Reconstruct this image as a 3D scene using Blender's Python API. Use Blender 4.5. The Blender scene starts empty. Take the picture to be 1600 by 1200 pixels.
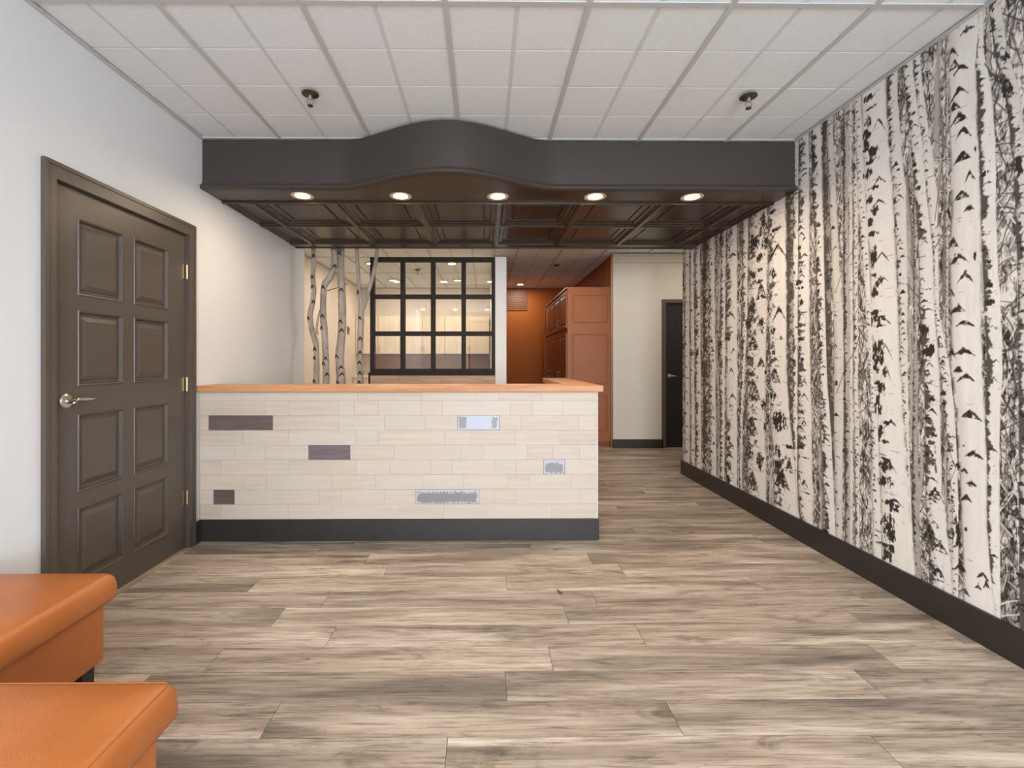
import bpy, bmesh, math, random
import numpy as np
from mathutils import Vector, Matrix
C = bpy.context.scene.collection
R = random.Random(7)
PI = math.pi

# ------------------------------------------------------------------ camera
CAMZ = 1.21; F = 735.0; YAW = math.radians(0.5); CX, CY = 763.4, 565.0
cam = bpy.data.cameras.new('camera'); camo = bpy.data.objects.new('camera', cam); C.objects.link(camo)
cam.sensor_width = 36; cam.lens = F / 1600 * 36
cam.shift_x = (800 - CX) / 1600; cam.shift_y = (CY - 600) / 1600
cam.clip_start = 0.05; cam.clip_end = 60
camo.location = (0, 0, CAMZ); camo.rotation_euler = (PI / 2, 0, -YAW)
bpy.context.scene.camera = camo
# ------------------------------------------------------------------ world and exposure
vs = bpy.context.scene.view_settings
vs.view_transform = 'Standard'; vs.look = 'None'; vs.gamma = 1; vs.use_curve_mapping = False
vs.exposure = 0.10
W = bpy.data.worlds.new('world'); bpy.context.scene.world = W; W.use_nodes = True
W.node_tree.nodes['Background'].inputs[0].default_value = (0.75, 0.85, 1.0, 1)
W.node_tree.nodes['Background'].inputs[1].default_value = 1.0

def area(name, loc, rot, sx, sy, power, col, shape='RECTANGLE', spread=PI):
    l = bpy.data.lights.new(name, 'AREA'); l.shape = shape; l.size = sx
    if shape in ('RECTANGLE', 'ELLIPSE'): l.size_y = sy
    l.energy = power; l.color = col; l.spread = spread
    o = bpy.data.objects.new(name, l); o.location = loc; o.rotation_euler = rot; C.objects.link(o); return o
# daylight through the shop window in the rear wall
area('window_daylight', (1.14, -4.42, 1.45), (PI / 2, 0, 0), 1.8, 2.1, 265, (0.84, 0.92, 1.0))
# front room ceiling lights behind the camera, X, Y; last three added for brightness
FRONT_LIGHTS = [(-1.75, -3.3), (-0.84, -3.3), (0.07, -3.3), (1.3, -3.3), (-0.9, -0.9), (1.1, -0.9)]
for (x, y) in FRONT_LIGHTS:
    area('ceiling_lamp_light', (x, y, 2.700), (0, 0, 0), 0.13, 0, 27, (1.0, 0.96, 0.91), 'DISK')
# lamps in the dark canopy
CAN_X = [-1.285, -0.592, 0.095, 0.785, 1.475]; CAN_Y = 3.33
for x in CAN_X:
    area('canopy_lamp_light', (x, CAN_Y, 2.372), (0, 0, 0), 0.09, 0, 6.5, (1.0, 0.78, 0.56), 'DISK')
# lamps of the back rooms
BACK_LIGHTS = [(-0.50, 7.25), (-1.70, 8.74), (-0.50, 8.74), (-1.75, 7.25), (-1.3, 6.0)]
for (x, y) in BACK_LIGHTS:
    area('back_lamp_light', (x, y, 2.705), (0, 0, 0), 0.12, 0, 9, (1.0, 0.88, 0.75), 'DISK')
HALL_LIGHTS = [(0.70, 9.2), (0.85, 6.0), (2.75, 5.7)]
for (x, y), p in zip(HALL_LIGHTS, (13, 10, 8)):
    area('hall_lamp_light', (x, y, 2.705), (0, 0, 0), 0.12, 0, p, (1.0, 0.88, 0.74), 'DISK')

# ------------------------------------------------------------------ helpers
def lin(c):
    r = []
    for v in c:
        v = v / 255.0
        r.append(v / 12.92 if v <= 0.04045 else ((v + 0.055) / 1.055) ** 2.4)
    return (r[0], r[1], r[2], 1)

def mat(name, col, rough=0.5, spec=0.5, metal=0.0, var=None, vscale=(4, 4, 4), bump=0.0, bscale=200, emit=None, estr=0, objvar=0.0, ramp=(0.35, 0.65), coat=0):
    m = bpy.data.materials.new(name); m.use_nodes = True
    nt = m.node_tree; n = nt.nodes; b = n['Principled BSDF']
    b.inputs['Base Color'].default_value = lin(col)
    b.inputs['Roughness'].default_value = rough; b.inputs['Metallic'].default_value = metal
    b.inputs['Specular IOR Level'].default_value = spec
    if coat: b.inputs['Coat Weight'].default_value = coat; b.inputs['Coat Roughness'].default_value = 0.25
    g = n.new('ShaderNodeNewGeometry'); oi = n.new('ShaderNodeObjectInfo')
    if var or objvar:
        mp = n.new('ShaderNodeMapping'); mp.inputs['Scale'].default_value = vscale
        off = n.new('ShaderNodeVectorMath'); off.operation = 'MULTIPLY_ADD'
        cmb = n.new('ShaderNodeCombineXYZ')
        for i in range(3): nt.links.new(oi.outputs['Random'], cmb.inputs[i])
        nt.links.new(cmb.outputs[0], off.inputs[0]); off.inputs[1].default_value = (37, 53, 71) if objvar else (0, 0, 0)
        nt.links.new(g.outputs['Position'], off.inputs[2]); nt.links.new(off.outputs[0], mp.inputs[0])
        tx = n.new('ShaderNodeTexNoise'); tx.inputs['Scale'].default_value = 1; tx.inputs['Detail'].default_value = 5
        nt.links.new(mp.outputs[0], tx.inputs[0])
        cr = n.new('ShaderNodeValToRGB'); cr.color_ramp.elements[0].position = ramp[0]; cr.color_ramp.elements[1].position = ramp[1]
        cr.color_ramp.elements[0].color = lin(col); cr.color_ramp.elements[1].color = lin(var or col)
        nt.links.new(tx.outputs[0], cr.inputs[0])
        out = cr.outputs[0]
        if objvar:
            hs = n.new('ShaderNodeHueSaturation')
            ma = n.new('ShaderNodeMapRange'); ma.inputs[3].default_value = 1 - objvar; ma.inputs[4].default_value = 1 + objvar
            nt.links.new(oi.outputs['Random'], ma.inputs[0]); nt.links.new(ma.outputs[0], hs.inputs['Value'])
            nt.links.new(out, hs.inputs['Color']); out = hs.outputs[0]
        nt.links.new(out, b.inputs['Base Color'])
    if bump:
        t2 = n.new('ShaderNodeTexNoise'); t2.inputs['Scale'].default_value = bscale
        nt.links.new(g.outputs['Position'], t2.inputs[0])
        bp = n.new('ShaderNodeBump'); bp.inputs['Strength'].default_value = bump; bp.inputs['Distance'].default_value = 0.002
        nt.links.new(t2.outputs[0], bp.inputs['Height']); nt.links.new(bp.outputs[0], b.inputs['Normal'])
    if emit:
        b.inputs['Emission Color'].default_value = lin(emit); b.inputs['Emission Strength'].default_value = estr
    return m

class MB:
    def __init__(s): s.v = []; s.f = []
    def box(s, x0, x1, y0, y1, z0, z1):
        n = len(s.v)
        for z in (z0, z1):
            s.v += [(x0, y0, z), (x1, y0, z), (x1, y1, z), (x0, y1, z)]
        s.f += [tuple(n + i for i in q) for q in ((0, 3, 2, 1), (4, 5, 6, 7), (0, 1, 5, 4), (1, 2, 6, 5), (2, 3, 7, 6), (3, 0, 4, 7))]
        return s
    def rings(s, rects, fn, cap=True):
        """rects: list of (a0,a1,b0,b1,d); consecutive rings are bridged; fn maps (a,b,d) to xyz"""
        n = len(s.v)
        for (a0, a1, b0, b1, d) in rects:
            s.v += [fn(a0, b0, d), fn(a1, b0, d), fn(a1, b1, d), fn(a0, b1, d)]
        for k in range(len(rects) - 1):
            for i in range(4):
                j = (i + 1) % 4; p = n + 4 * k
                s.f.append((p + i, p + j, p + 4 + j, p + 4 + i))
        if cap:
            p = n + 4 * (len(rects) - 1); s.f.append((p, p + 1, p + 2, p + 3))
        return s
    def tube(s, pts, rad, seg=10, cap=True):
        n = len(s.v); m = len(pts)
        if not isinstance(rad, (list, tuple)): rad = [rad] * m
        for i, p in enumerate(pts):
            p = Vector(p); a = Vector(pts[max(i - 1, 0)]); b = Vector(pts[min(i + 1, m - 1)])
            t = (b - a).normalized(); u = t.cross(Vector((0, 1, 0)))
            if u.length < 0.1: u = t.cross(Vector((1, 0, 0)))
            u.normalize(); w = t.cross(u)
            for k in range(seg):
                an = 2 * PI * k / seg; q = p + (u * math.cos(an) + w * math.sin(an)) * rad[i]; s.v.append(tuple(q))
        for i in range(m - 1):
            for k in range(seg):
                l = (k + 1) % seg
                s.f.append((n + i * seg + k, n + i * seg + l, n + (i + 1) * seg + l, n + (i + 1) * seg + k))
        if cap:
            s.f.append(tuple(n + k for k in range(seg))[::-1]); s.f.append(tuple(n + (m - 1) * seg + k for k in range(seg)))
        return s
    def lathe(s, prof, c=(0, 0, 0), seg=24, ax='z'):
        n = len(s.v); m = len(prof)
        for (r, h) in prof:
            for k in range(seg):
                a = 2 * PI * k / seg
                p = (r * math.cos(a), r * math.sin(a), h)
                if ax == 'x': p = (p[2], p[0], p[1])
                s.v.append((p[0] + c[0], p[1] + c[1], p[2] + c[2]))
        for i in range(m - 1):
            for k in range(seg):
                l = (k + 1) % seg
                s.f.append((n + i * seg + k, n + i * seg + l, n + (i + 1) * seg + l, n + (i + 1) * seg + k))
        s.f.append(tuple(n + k for k in range(seg))[::-1]); s.f.append(tuple(n + (m - 1) * seg + k for k in range(seg)))
        return s
    def mesh(s, name, m, smooth=False, fix=True):
        me = bpy.data.meshes.new(name); me.from_pydata(s.v, [], s.f); me.materials.append(m)
        if fix:
            bm = bmesh.new(); bm.from_mesh(me); bmesh.ops.recalc_face_normals(bm, faces=bm.faces); bm.to_mesh(me); bm.free()
        if smooth: me.polygons.foreach_set('use_smooth', [True] * len(me.polygons))
        me.update(); return me
    def build(s, name, m, parent=None, smooth=False, loc=None, bevel=0, fix=True):
        o = bpy.data.objects.new(name, s.mesh(name, m, smooth, fix)); C.objects.link(o)
        if parent: o.parent = parent
        if loc: o.location = loc
        if bevel:
            b = o.modifiers.new('bevel', 'BEVEL'); b.width = bevel; b.segments = 2; b.limit_method = 'ANGLE'
        return o
def inst(name, me, parent=None, loc=(0, 0, 0)):
    o = bpy.data.objects.new(name, me); C.objects.link(o); o.parent = parent; o.location = loc; return o
def tag(o, label=None, cat=None, group=None, kind=None):
    if label: o['label'] = label
    if cat: o['category'] = cat
    if group: o['group'] = group
    if kind: o['kind'] = kind
    return o
def empty(name, loc=(0, 0, 0)):
    o = bpy.data.objects.new(name, None); o.location = loc; o.empty_display_size = 0.1; C.objects.link(o); return o
def struct(name, mb, m, **k): return tag(mb.build(name, m, **k), kind='structure')
def clear_loc(root):   # children were modelled in world space: keep them there under a root with a real location
    for c in root.children: c.location = Vector(c.location) - Vector(root.location)

# ------------------------------------------------------------------ materials
M = {}
M['wall'] = mat('painted wall', (219, 221, 223), 0.75, 0.2, bump=0.05, bscale=120)
M['hall_wall_warmlit'] = mat('white hall wall with warm light tint', (211, 205, 194), 0.75, 0.2, bump=0.05, bscale=120)  # white paint with the warm hall light put into its colour
M['cream_wall'] = mat('cream wall', (226, 215, 200), 0.8, 0.2, bump=0.05, bscale=120)
M['orange_wall'] = mat('burnt orange wall', (152, 84, 28), 0.7, 0.3, bump=0.2, bscale=90)
M['tile'] = mat('ceiling tile', (236, 242, 247), 0.9, 0.1, var=(231, 237, 242), vscale=(60, 60, 60), bump=0.08, bscale=300)
M['grid'] = mat('ceiling grid metal', (196, 199, 200), 0.5, 0.3)
M['brown'] = mat('dark brown paint', (84, 76, 69), 0.38, 0.5, bump=0.25, bscale=350)
M['canopy'] = mat('dark espresso paint', (64, 58, 53), 0.42, 0.4, bump=0.1, bscale=250)
M['coffer'] = mat('dark coffer lacquer', (60, 49, 39), 0.3, 0.5)
M['base'] = mat('black baseboard paint', (44, 41, 40), 0.4, 0.5, var=(50, 47, 45), vscale=(3, 3, 3))
M['black_door'] = mat('black door paint', (34, 30, 28), 0.35, 0.5)
M['nickel'] = mat('satin nickel', (200, 194, 186), 0.3, 0.5, metal=1)
M['brass'] = mat('pale brass', (196, 180, 150), 0.35, 0.5, metal=1)
M['bronze'] = mat('aged bronze', (96, 84, 70), 0.35, 0.5, metal=0.8)
M['leather'] = mat('tan orange leather', (184, 108, 50), 0.33, 0.6, var=(172, 96, 40), vscale=(5, 5, 5), bump=0.35, bscale=420)
M['leg'] = mat('dark stained leg', (48, 38, 34), 0.5)
M['butcher'] = mat('oiled wood cap', (206, 152, 106), 0.42, 0.4, var=(184, 126, 84), vscale=(3, 45, 45))
M['cladwood'] = mat('whitewashed wood', (203, 192, 180), 0.45, 0.4, var=(199, 186, 173), vscale=(2.6, 30, 42), objvar=0.02)
M['cladrose'] = mat('whitewashed rosy wood', (203, 188, 176), 0.45, 0.4, var=(192, 176, 163), vscale=(2.6, 30, 42), objvar=0.02)
M['cladbeige'] = mat('whitewashed beige wood', (205, 192, 177), 0.45, 0.4, var=(196, 182, 166), vscale=(2.6, 30, 42), objvar=0.02)
M['cladpink'] = mat('pinkish washed wood', (196, 164, 142), 0.55, 0.3, var=(176, 142, 120), vscale=(2.2, 30, 55), objvar=0.08)
M['joint'] = mat('joint backing timber', (186, 170, 154), 0.8)  # backing tone that shows in the plank joints
M['cabinet'] = mat('terracotta cabinet paint', (156, 93, 52), 0.42, 0.4)
M['cabinet_front'] = mat('terracotta cabinet front', (142, 78, 44), 0.4, 0.4)
M['white_cab'] = mat('cream cabinet front', (236, 222, 198), 0.5, 0.3, var=(226, 210, 184), vscale=(30, 30, 2))
M['backsplash'] = mat('brown backsplash', (150, 108, 72), 0.4, 0.5, var=(132, 92, 60), vscale=(3, 3, 3))
M['frame'] = mat('near black stained frame', (26, 20, 17), 0.6, 0.25, var=(48, 38, 30), vscale=(60, 60, 60))
M['postwhite'] = mat('white trim', (226, 224, 222), 0.5, 0.3)
M['trimring'] = mat('lamp trim ring', (214, 196, 170), 0.4)
M['threshold'] = mat('threshold wood', (176, 158, 138), 0.5, var=(150, 132, 112), vscale=(40, 3, 40))
M['grey'] = mat('grey plastic', (120, 110, 98), 0.5)
M['leaf'] = mat('dry leaf', (110, 60, 30), 0.7)
M['lamp'] = mat('lit lamp lens', (255, 240, 215), 0.4, emit=(255, 226, 178), estr=14)
M['duct'] = mat('orange painted grille', (112, 66, 34), 0.5)

def plank_mat():
    m = bpy.data.materials.new('weathered vinyl plank'); m.use_nodes = True
    nt = m.node_tree; n = nt.nodes; L = nt.links.new; b = n['Principled BSDF']
    g = n.new('ShaderNodeNewGeometry'); oi = n.new('ShaderNodeObjectInfo')
    cmb = n.new('ShaderNodeCombineXYZ')
    for i in range(3): L(oi.outputs['Random'], cmb.inputs[i])
    off = n.new('ShaderNodeVectorMath'); off.operation = 'MULTIPLY_ADD'; off.inputs[1].default_value = (57, 83, 31)
    L(cmb.outputs[0], off.inputs[0]); L(g.outputs['Position'], off.inputs[2])
    def noise(scale, detail=4, rough=0.55, dist=0.0):
        mp = n.new('ShaderNodeMapping'); mp.inputs['Scale'].default_value = scale; L(off.outputs[0], mp.inputs[0])
        t = n.new('ShaderNodeTexNoise'); t.inputs['Scale'].default_value = 1; t.inputs['Detail'].default_value = detail
        t.inputs['Roughness'].default_value = rough; t.inputs['Distortion'].default_value = dist
        L(mp.outputs[0], t.inputs[0]); return t.outputs[0]
    def ramp(sock, stops):
        c = n.new('ShaderNodeValToRGB'); e = c.color_ramp.elements
        e[0].position, e[0].color = stops[0][0], lin(stops[0][1]); e[1].position, e[1].color = stops[-1][0], lin(stops[-1][1])
        for p, q in stops[1:-1]:
            k = e.new(p); k.color = lin(q)
        L(sock, c.inputs[0]); return c.outputs[0]
    def mix(a, b_, fac, mode='MIX'):
        x = n.new('ShaderNodeMix'); x.data_type = 'RGBA'; x.blend_type = mode
        if isinstance(fac, float): x.inputs[0].default_value = fac
        else: L(fac, x.inputs[0])
        L(a, x.inputs[6]); L(b_, x.inputs[7]); return x.outputs[2]
    base = ramp(noise((1.1, 9, 1), 3, 0.5, 0.6), [(0.30, (132, 121, 110)), (0.5, (183, 167, 151)), (0.68, (212, 199, 184))])
    fine = ramp(noise((4.5, 95, 1), 8, 0.72, 0.5), [(0.36, (150, 142, 134)), (0.5, (232, 228, 224)), (0.62, (255, 255, 255))])
    c = mix(base, fine, 0.85, 'MULTIPLY')
    # smoky dark smudges
    sm = ramp(noise((2.4, 9, 1), 6, 0.66, 1.2), [(0.54, (255, 255, 255)), (0.74, (148, 140, 132))])
    c = mix(c, sm, 0.9, 'MULTIPLY')
    # narrow cracks and knots
    kn = ramp(noise((7, 30, 1), 4, 0.65, 2.6), [(0.655, (255, 255, 255)), (0.74, (112, 96, 84))])
    c = mix(c, kn, 0.8, 'MULTIPLY')
    hs = n.new('ShaderNodeHueSaturation'); mr = n.new('ShaderNodeMapRange'); mr.inputs[3].default_value = 0.93; mr.inputs[4].default_value = 1.16
    L(oi.outputs['Random'], mr.inputs[0]); L(mr.outputs[0], hs.inputs['Value']); L(c, hs.inputs['Color'])
    L(hs.outputs[0], b.inputs['Base Color']); b.inputs['Roughness'].default_value = 0.42; b.inputs['Specular IOR Level'].default_value = 0.4
    bp = n.new('ShaderNodeBump'); bp.inputs['Strength'].default_value = 0.12; bp.inputs['Distance'].default_value = 0.002
    L(fine, bp.inputs['Height']); L(bp.outputs[0], b.inputs['Normal'])
    return m
M['plank'] = plank_mat()

def metal_plate_mat(name, dark, light, mode):
    m = mat(name, light, 0.35, 0.5); nt = m.node_tree; n = nt.nodes; L = nt.links.new
    tc = n.new('ShaderNodeTexCoord'); sp = n.new('ShaderNodeSeparateXYZ'); L(tc.outputs['Generated'], sp.inputs[0])
    g = n.new('ShaderNodeNewGeometry'); mp = n.new('ShaderNodeMapping'); mp.inputs['Scale'].default_value = (110, 1, 45); L(g.outputs['Position'], mp.inputs[0])
    t = n.new('ShaderNodeTexNoise'); t.inputs['Scale'].default_value = 1; t.inputs['Detail'].default_value = 4; L(mp.outputs[0], t.inputs[0])
    def mth(op, a, b=None):
        q = n.new('ShaderNodeMath'); q.operation = op
        for i_, v in enumerate((a, b)):
            if v is None: continue
            if isinstance(v, (int, float)): q.inputs[i_].default_value = v
            else: L(v, q.inputs[i_])
        return q.outputs[0]
    u, v = sp.outputs[0], sp.outputs[2]
    def tri(x): return mth('SUBTRACT', 0.5, mth('ABSOLUTE', mth('SUBTRACT', x, 0.5)))
    if mode == 'pale':
        a = mth('SUBTRACT', .095, mth('ABSOLUTE', mth('SUBTRACT', u, .12)))          # strip near the left end
        b = mth('MULTIPLY', mth('SUBTRACT', u, .80), .9)
        e = mth('MINIMUM', mth('MAXIMUM', mth('MULTIPLY', a, 3), mth('MULTIPLY', b, 1.6)), mth('SUBTRACT', tri(v), .08))
        e = mth('MINIMUM', e, mth('MULTIPLY', mth('SUBTRACT', .96, u), 2)); nz = .30
    else:
        e = mth('MINIMUM', mth('MULTIPLY', tri(u), 3.0 if mode == 'long' else 1.4), mth('MULTIPLY', mth('SUBTRACT', .92, v), .8)); e = mth('MINIMUM', e, tri(v)); e = mth('SUBTRACT', e, .075); nz = .62
    f = mth('ADD', e, mth('MULTIPLY', mth('SUBTRACT', t.outputs[0], .5), nz))
    cr = n.new('ShaderNodeValToRGB'); cr.color_ramp.elements[0].position = .0; cr.color_ramp.elements[1].position = .05
    cr.color_ramp.elements[0].color = lin(light); cr.color_ramp.elements[1].color = lin(dark); L(f, cr.inputs[0]); L(cr.outputs[0], n['Principled BSDF'].inputs['Base Color'])
    return m
M['plate_dark'] = mat('brushed dark plate', (116, 104, 98), 0.4, 0.5, metal=0.3, var=(104, 92, 88), vscale=(8, 8, 60))
M['plate_mauve'] = mat('mauve grey plate', (126, 114, 116), 0.4, 0.5, metal=0.3, var=(112, 102, 106), vscale=(8, 8, 60))
M['plate_patchy'] = metal_plate_mat('patchy peeled plate', (138, 134, 136), (186, 187, 196), 'long')
M['plate_small'] = metal_plate_mat('small peeled plate', (138, 136, 140), (186, 187, 198), 'small')
M['plate_pale'] = metal_plate_mat('pale patchy plate', (146, 144, 146), (188, 191, 208), 'pale')

def glass_mat():
    m = bpy.data.materials.new('window glass'); m.use_nodes = True; nt = m.node_tree; n = nt.nodes
    n.remove(n['Principled BSDF']); out = n['Material Output']
    t = n.new('ShaderNodeBsdfTransparent'); t.inputs[0].default_value = (0.97, 0.97, 0.96, 1)
    g = n.new('ShaderNodeBsdfGlossy'); g.inputs['Roughness'].default_value = 0.01
    f = n.new('ShaderNodeFresnel'); f.inputs[0].default_value = 1.5
    mx = n.new('ShaderNodeMixShader'); nt.links.new(f.outputs[0], mx.inputs[0]); nt.links.new(t.outputs[0], mx.inputs[1]); nt.links.new(g.outputs[0], mx.inputs[2])
    nt.links.new(mx.outputs[0], out.inputs[0]); return m
M['glass'] = glass_mat()

def bark_mat():
    m = mat('birch bark', (184, 173, 163), 0.7, 0.2, var=(152, 140, 129), vscale=(18, 18, 5))
    nt = m.node_tree; n = nt.nodes; b = n['Principled BSDF']; src = b.inputs['Base Color'].links[0].from_socket
    g = n.new('ShaderNodeNewGeometry'); mp = n.new('ShaderNodeMapping'); mp.inputs['Scale'].default_value = (16, 16, 60)
    t = n.new('ShaderNodeTexNoise'); t.inputs['Scale'].default_value = 1; t.inputs['Detail'].default_value = 3
    nt.links.new(g.outputs['Position'], mp.inputs[0]); nt.links.new(mp.outputs[0], t.inputs[0])
    cr = n.new('ShaderNodeValToRGB'); cr.color_ramp.elements[0].position = 0.66; cr.color_ramp.elements[1].position = 0.72
    cr.color_ramp.elements[0].color = (0, 0, 0, 1); cr.color_ramp.elements[1].color = (1, 1, 1, 1); nt.links.new(t.outputs[0], cr.inputs[0])
    mx = n.new('ShaderNodeMix'); mx.data_type = 'RGBA'; mx.inputs[7].default_value = lin((70, 56, 48))
    nt.links.new(cr.outputs[0], mx.inputs[0]); nt.links.new(src, mx.inputs[6]); nt.links.new(mx.outputs[2], b.inputs['Base Color']); return m
M['bark'] = bark_mat()
M['scar'] = mat('bark scar', (62, 48, 42), 0.8)

# ------------------------------------------------------------------ room
H = 2.72; XL, XR = -1.92, 2.136; YB = 9.7; YR = -4.6; YE = 5.03; BXL = -2.55; BXR = 3.42
# ---- floor
floor = struct('floor', MB().box(BXL - .1, BXR + .1, YR - .1, YB + .1, -0.12, -0.006), M['joint'])
PW = 0.161; PH0 = 1.516; PLEN = 1.367
known = {-1: -.118, 0: -.05 + .60, 1: -.713, 2: .08, 3: -1.10, 4: -.676, 5: .39, 6: .56, 7: .12, 8: -.57, 9: -.69}
# row k spans PH0 + (k-?)*PW ; row -1 is 1.355..1.516
joint_x = {-1: -.118, 0: .645, 1: .08, 2: .27, 3: -.676, 4: .39, 5: .56, 6: .12, 7: -.57, 8: -.72, 9: .30}
def xlim(y):
    return (XL, XR) if y < YE - PW * 0.5 else (BXL, BXR)
pool = 0; rest = MB()
k = -12
while True:
    y0 = PH0 + k * PW; y1 = y0 + PW
    if y0 > YB - 0.01: break
    y1 = min(y1, YB)
    xa, xb = xlim((y0 + y1) / 2)
    jx = joint_x.get(k, R.uniform(-0.7, 0.7))
    while jx > xa: jx -= PLEN
    xs = [xa]
    while True:
        jx += PLEN
        if jx >= xb - 0.02: break
        if jx > xa + 0.02: xs.append(jx)
    xs.append(xb)
    for a, b in zip(xs[:-1], xs[1:]):
        g = 0.0011
        if y0 > 5.2 or y1 < 0.2:
            rest.box(a + g, b - g, y0 + g, y1 - g, -0.006, 0.0)
        else:
            MB().box(a + g, b - g, y0 + g, y1 - g, -0.006, 0.0).build('plank', M['plank'], floor); pool += 1
    k += 1
for y0 in (YR,):   # the part of the floor behind the camera
    rest.box(XL, XR, YR, PH0 - 12 * PW - 0.001, -0.006, 0.0)
o = rest.build('plank_field', M['plank'], floor); o['kind'] = 'stuff'

# ---- walls
def wbox(name, *b, m='wall'): return struct(name, MB().box(*b), M[m])
DY0, DY1, DZ = 2.108, 3.062, 2.03            # opening of the left door
wl = MB().box(XL - .12, XL, YR, DY0, 0, H).box(XL - .12, XL, DY1, YE, 0, H).box(XL - .12, XL, DY0, DY1, DZ, H).box(XL - .14, XL - .10, DY0 - .1, DY1 + .1, 0, DZ + .1)
struct('wall_left', wl, M['wall'])
wbox('wall_right', XR, XR + .12, YR, 5.05, 0, H)
wr = MB().box(XL, -.5, YR - .12, YR, 0, H).box(2.08, XR, YR - .12, YR, 0, H).box(-.5, 2.08, YR - .12, YR, 0, .35).box(-.5, 2.08, YR - .12, YR, 2.5, H)
struct('wall_rear', wr, M['wall'])
wf = MB()
for x in (-.5, 0.18, 1.1, 2.02): wf.box(x, x + .06, YR - .08, YR - .02, .35, 2.5)
wf.box(-.44, 2.02, YR - .08, YR - .02, .35, .41).box(-.44, 2.02, YR - .08, YR - .02, 2.44, 2.5)
struct('window_1', wf, M['frame'])
wbox('wall_back', BXL, 0.117, YB, YB + .12, 0, H, m='cream_wall')
wbox('wall_back_hall', 0.117, 1.92, YB, YB + .12, 0, H, m='orange_wall')
wbox('wall_left_annex', BXL - .12, BXL, YE - .12, YB, 0, H, m='cream_wall')
wbox('wall_left_return', BXL, XL - .12, YE - .12, YE, 0, H, m='cream_wall')
dv = MB().box(0.117, 0.234, 5.14, 6.75, 0, 2.335).box(0.117, 0.234, 6.75, YB, 0, H)
struct('wall_divider', dv, M['cream_wall'])
of = MB().box(0.234, 0.238, 5.14, 6.75, 0, 2.335).box(0.234, 0.238, 6.75, YB, 0, H)
struct('wall_divider_lining', of, M['orange_wall'])
wbox('wall_hall_side', 1.80, 1.92, 6.68, YB, 0, H, m='orange_wall')
D2X0, D2X1 = 2.535, 3.40
wv = MB().box(1.80, D2X0 - .04, 6.56, 6.68, 0, H).box(D2X0 - .04, BXR, 6.56, 6.68, 2.04, H)
struct('wall_hall_front', wv, M['hall_wall_warmlit'])
wbox('wall_passage_right', BXR, BXR + .12, 4.93, 6.68, 0, H)
wbox('wall_passage_near', XR + .12, BXR, 4.93, 5.05, 0, H)

# ---- ceiling
M['score'] = mat('ceiling tile score line', (214, 219, 223), 0.9, 0.1)
ceil = struct('ceiling', MB().box(BXL - .1, BXR + .1, YR - .1, YB + .1, H + .012, H + .12), M['score'])
GX0 = 0.445; GP = 0.61; GY0 = 1.99; GL = 1.22
regions = [(XL, XR, YR, YE), (BXL, BXR, YE, YB)]
tw = 0.012
def clipbox(mb, a, b, c, d, z0, z1, regs=regions):
    for (x0, x1, y0, y1) in regs:
        u0, u1, v0, v1 = max(a, x0), min(b, x1), max(c, y0), min(d, y1)
        if u1 - u0 > 0.004 and v1 - v0 > 0.004: mb.box(u0, u1, v0, v1, z0, z1)
full = None; ntile = 0
for i in range(-6, 6):
    for j in range(-6, 7):
        x0 = GX0 + i * GP; y0 = GY0 + j * GL
        mb = MB()
        x1, y1 = x0 + GP, y0 + GL
        if y1 < YR or y0 > YB: continue
        # tile pads: two columns and four rows scored into one lay-in tile
        cxs = [(x0 + tw, x0 + GP / 2 - .011), (x0 + GP / 2 + .011, x1 - tw)]
        for (a, b) in cxs:
            for q in range(4):
                ya = y0 + GL / 4 * q + (tw if q == 0 else .005); yb = y0 + GL / 4 * (q + 1) - (tw if q == 3 else .005)
                clipbox(mb, a, b, ya, yb, H + .0105, H + .012)
        if mb.v:
            mb.build('ceiling_tile', M['tile'], ceil); ntile += 1
grid = MB()
for i in range(-6, 7):
    x = GX0 + i * GP; clipbox(grid, x - tw, x + tw, YR, YB, H + .003, H + .010)
for j in range(-6, 8):
    y = GY0 + j * GL
    for i in range(-6, 6):
        clipbox(grid, GX0 + i * GP + tw, GX0 + (i + 1) * GP - tw, y - tw, y + tw, H + .004, H + .010)
grid.build('ceiling_grid', M['grid'], ceil)
tb = MB().box(XL, XL + .02, YR, 3.2, H - .004, H + .001).box(XR - .02, XR - .0, YR, 3.2, H - .004, H + .001)
tb.build('wall_angle', M['grid'], ceil)
# ---- baseboards
BH = 0.146
struct('baseboard_right', MB().box(XR - .016, XR, YR, 5.066, 0, BH).box(XR, XR + .12, 5.05, 5.066, 0, BH), M['base'])
struct('baseboard_left', MB().box(XL, XL + .016, YR, 2.045, 0, BH).box(XL, XL + .016, 3.12, 3.18, 0, BH), M['base'])
struct('baseboard_hall', MB().box(1.785, D2X0 - .04, 6.545, 6.56, 0, .125), M['base'])
struct('trim_1', MB().box(1.79, BXR, 6.535, 6.56, H - .125, H - .005), M['hall_wall_warmlit'])

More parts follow.
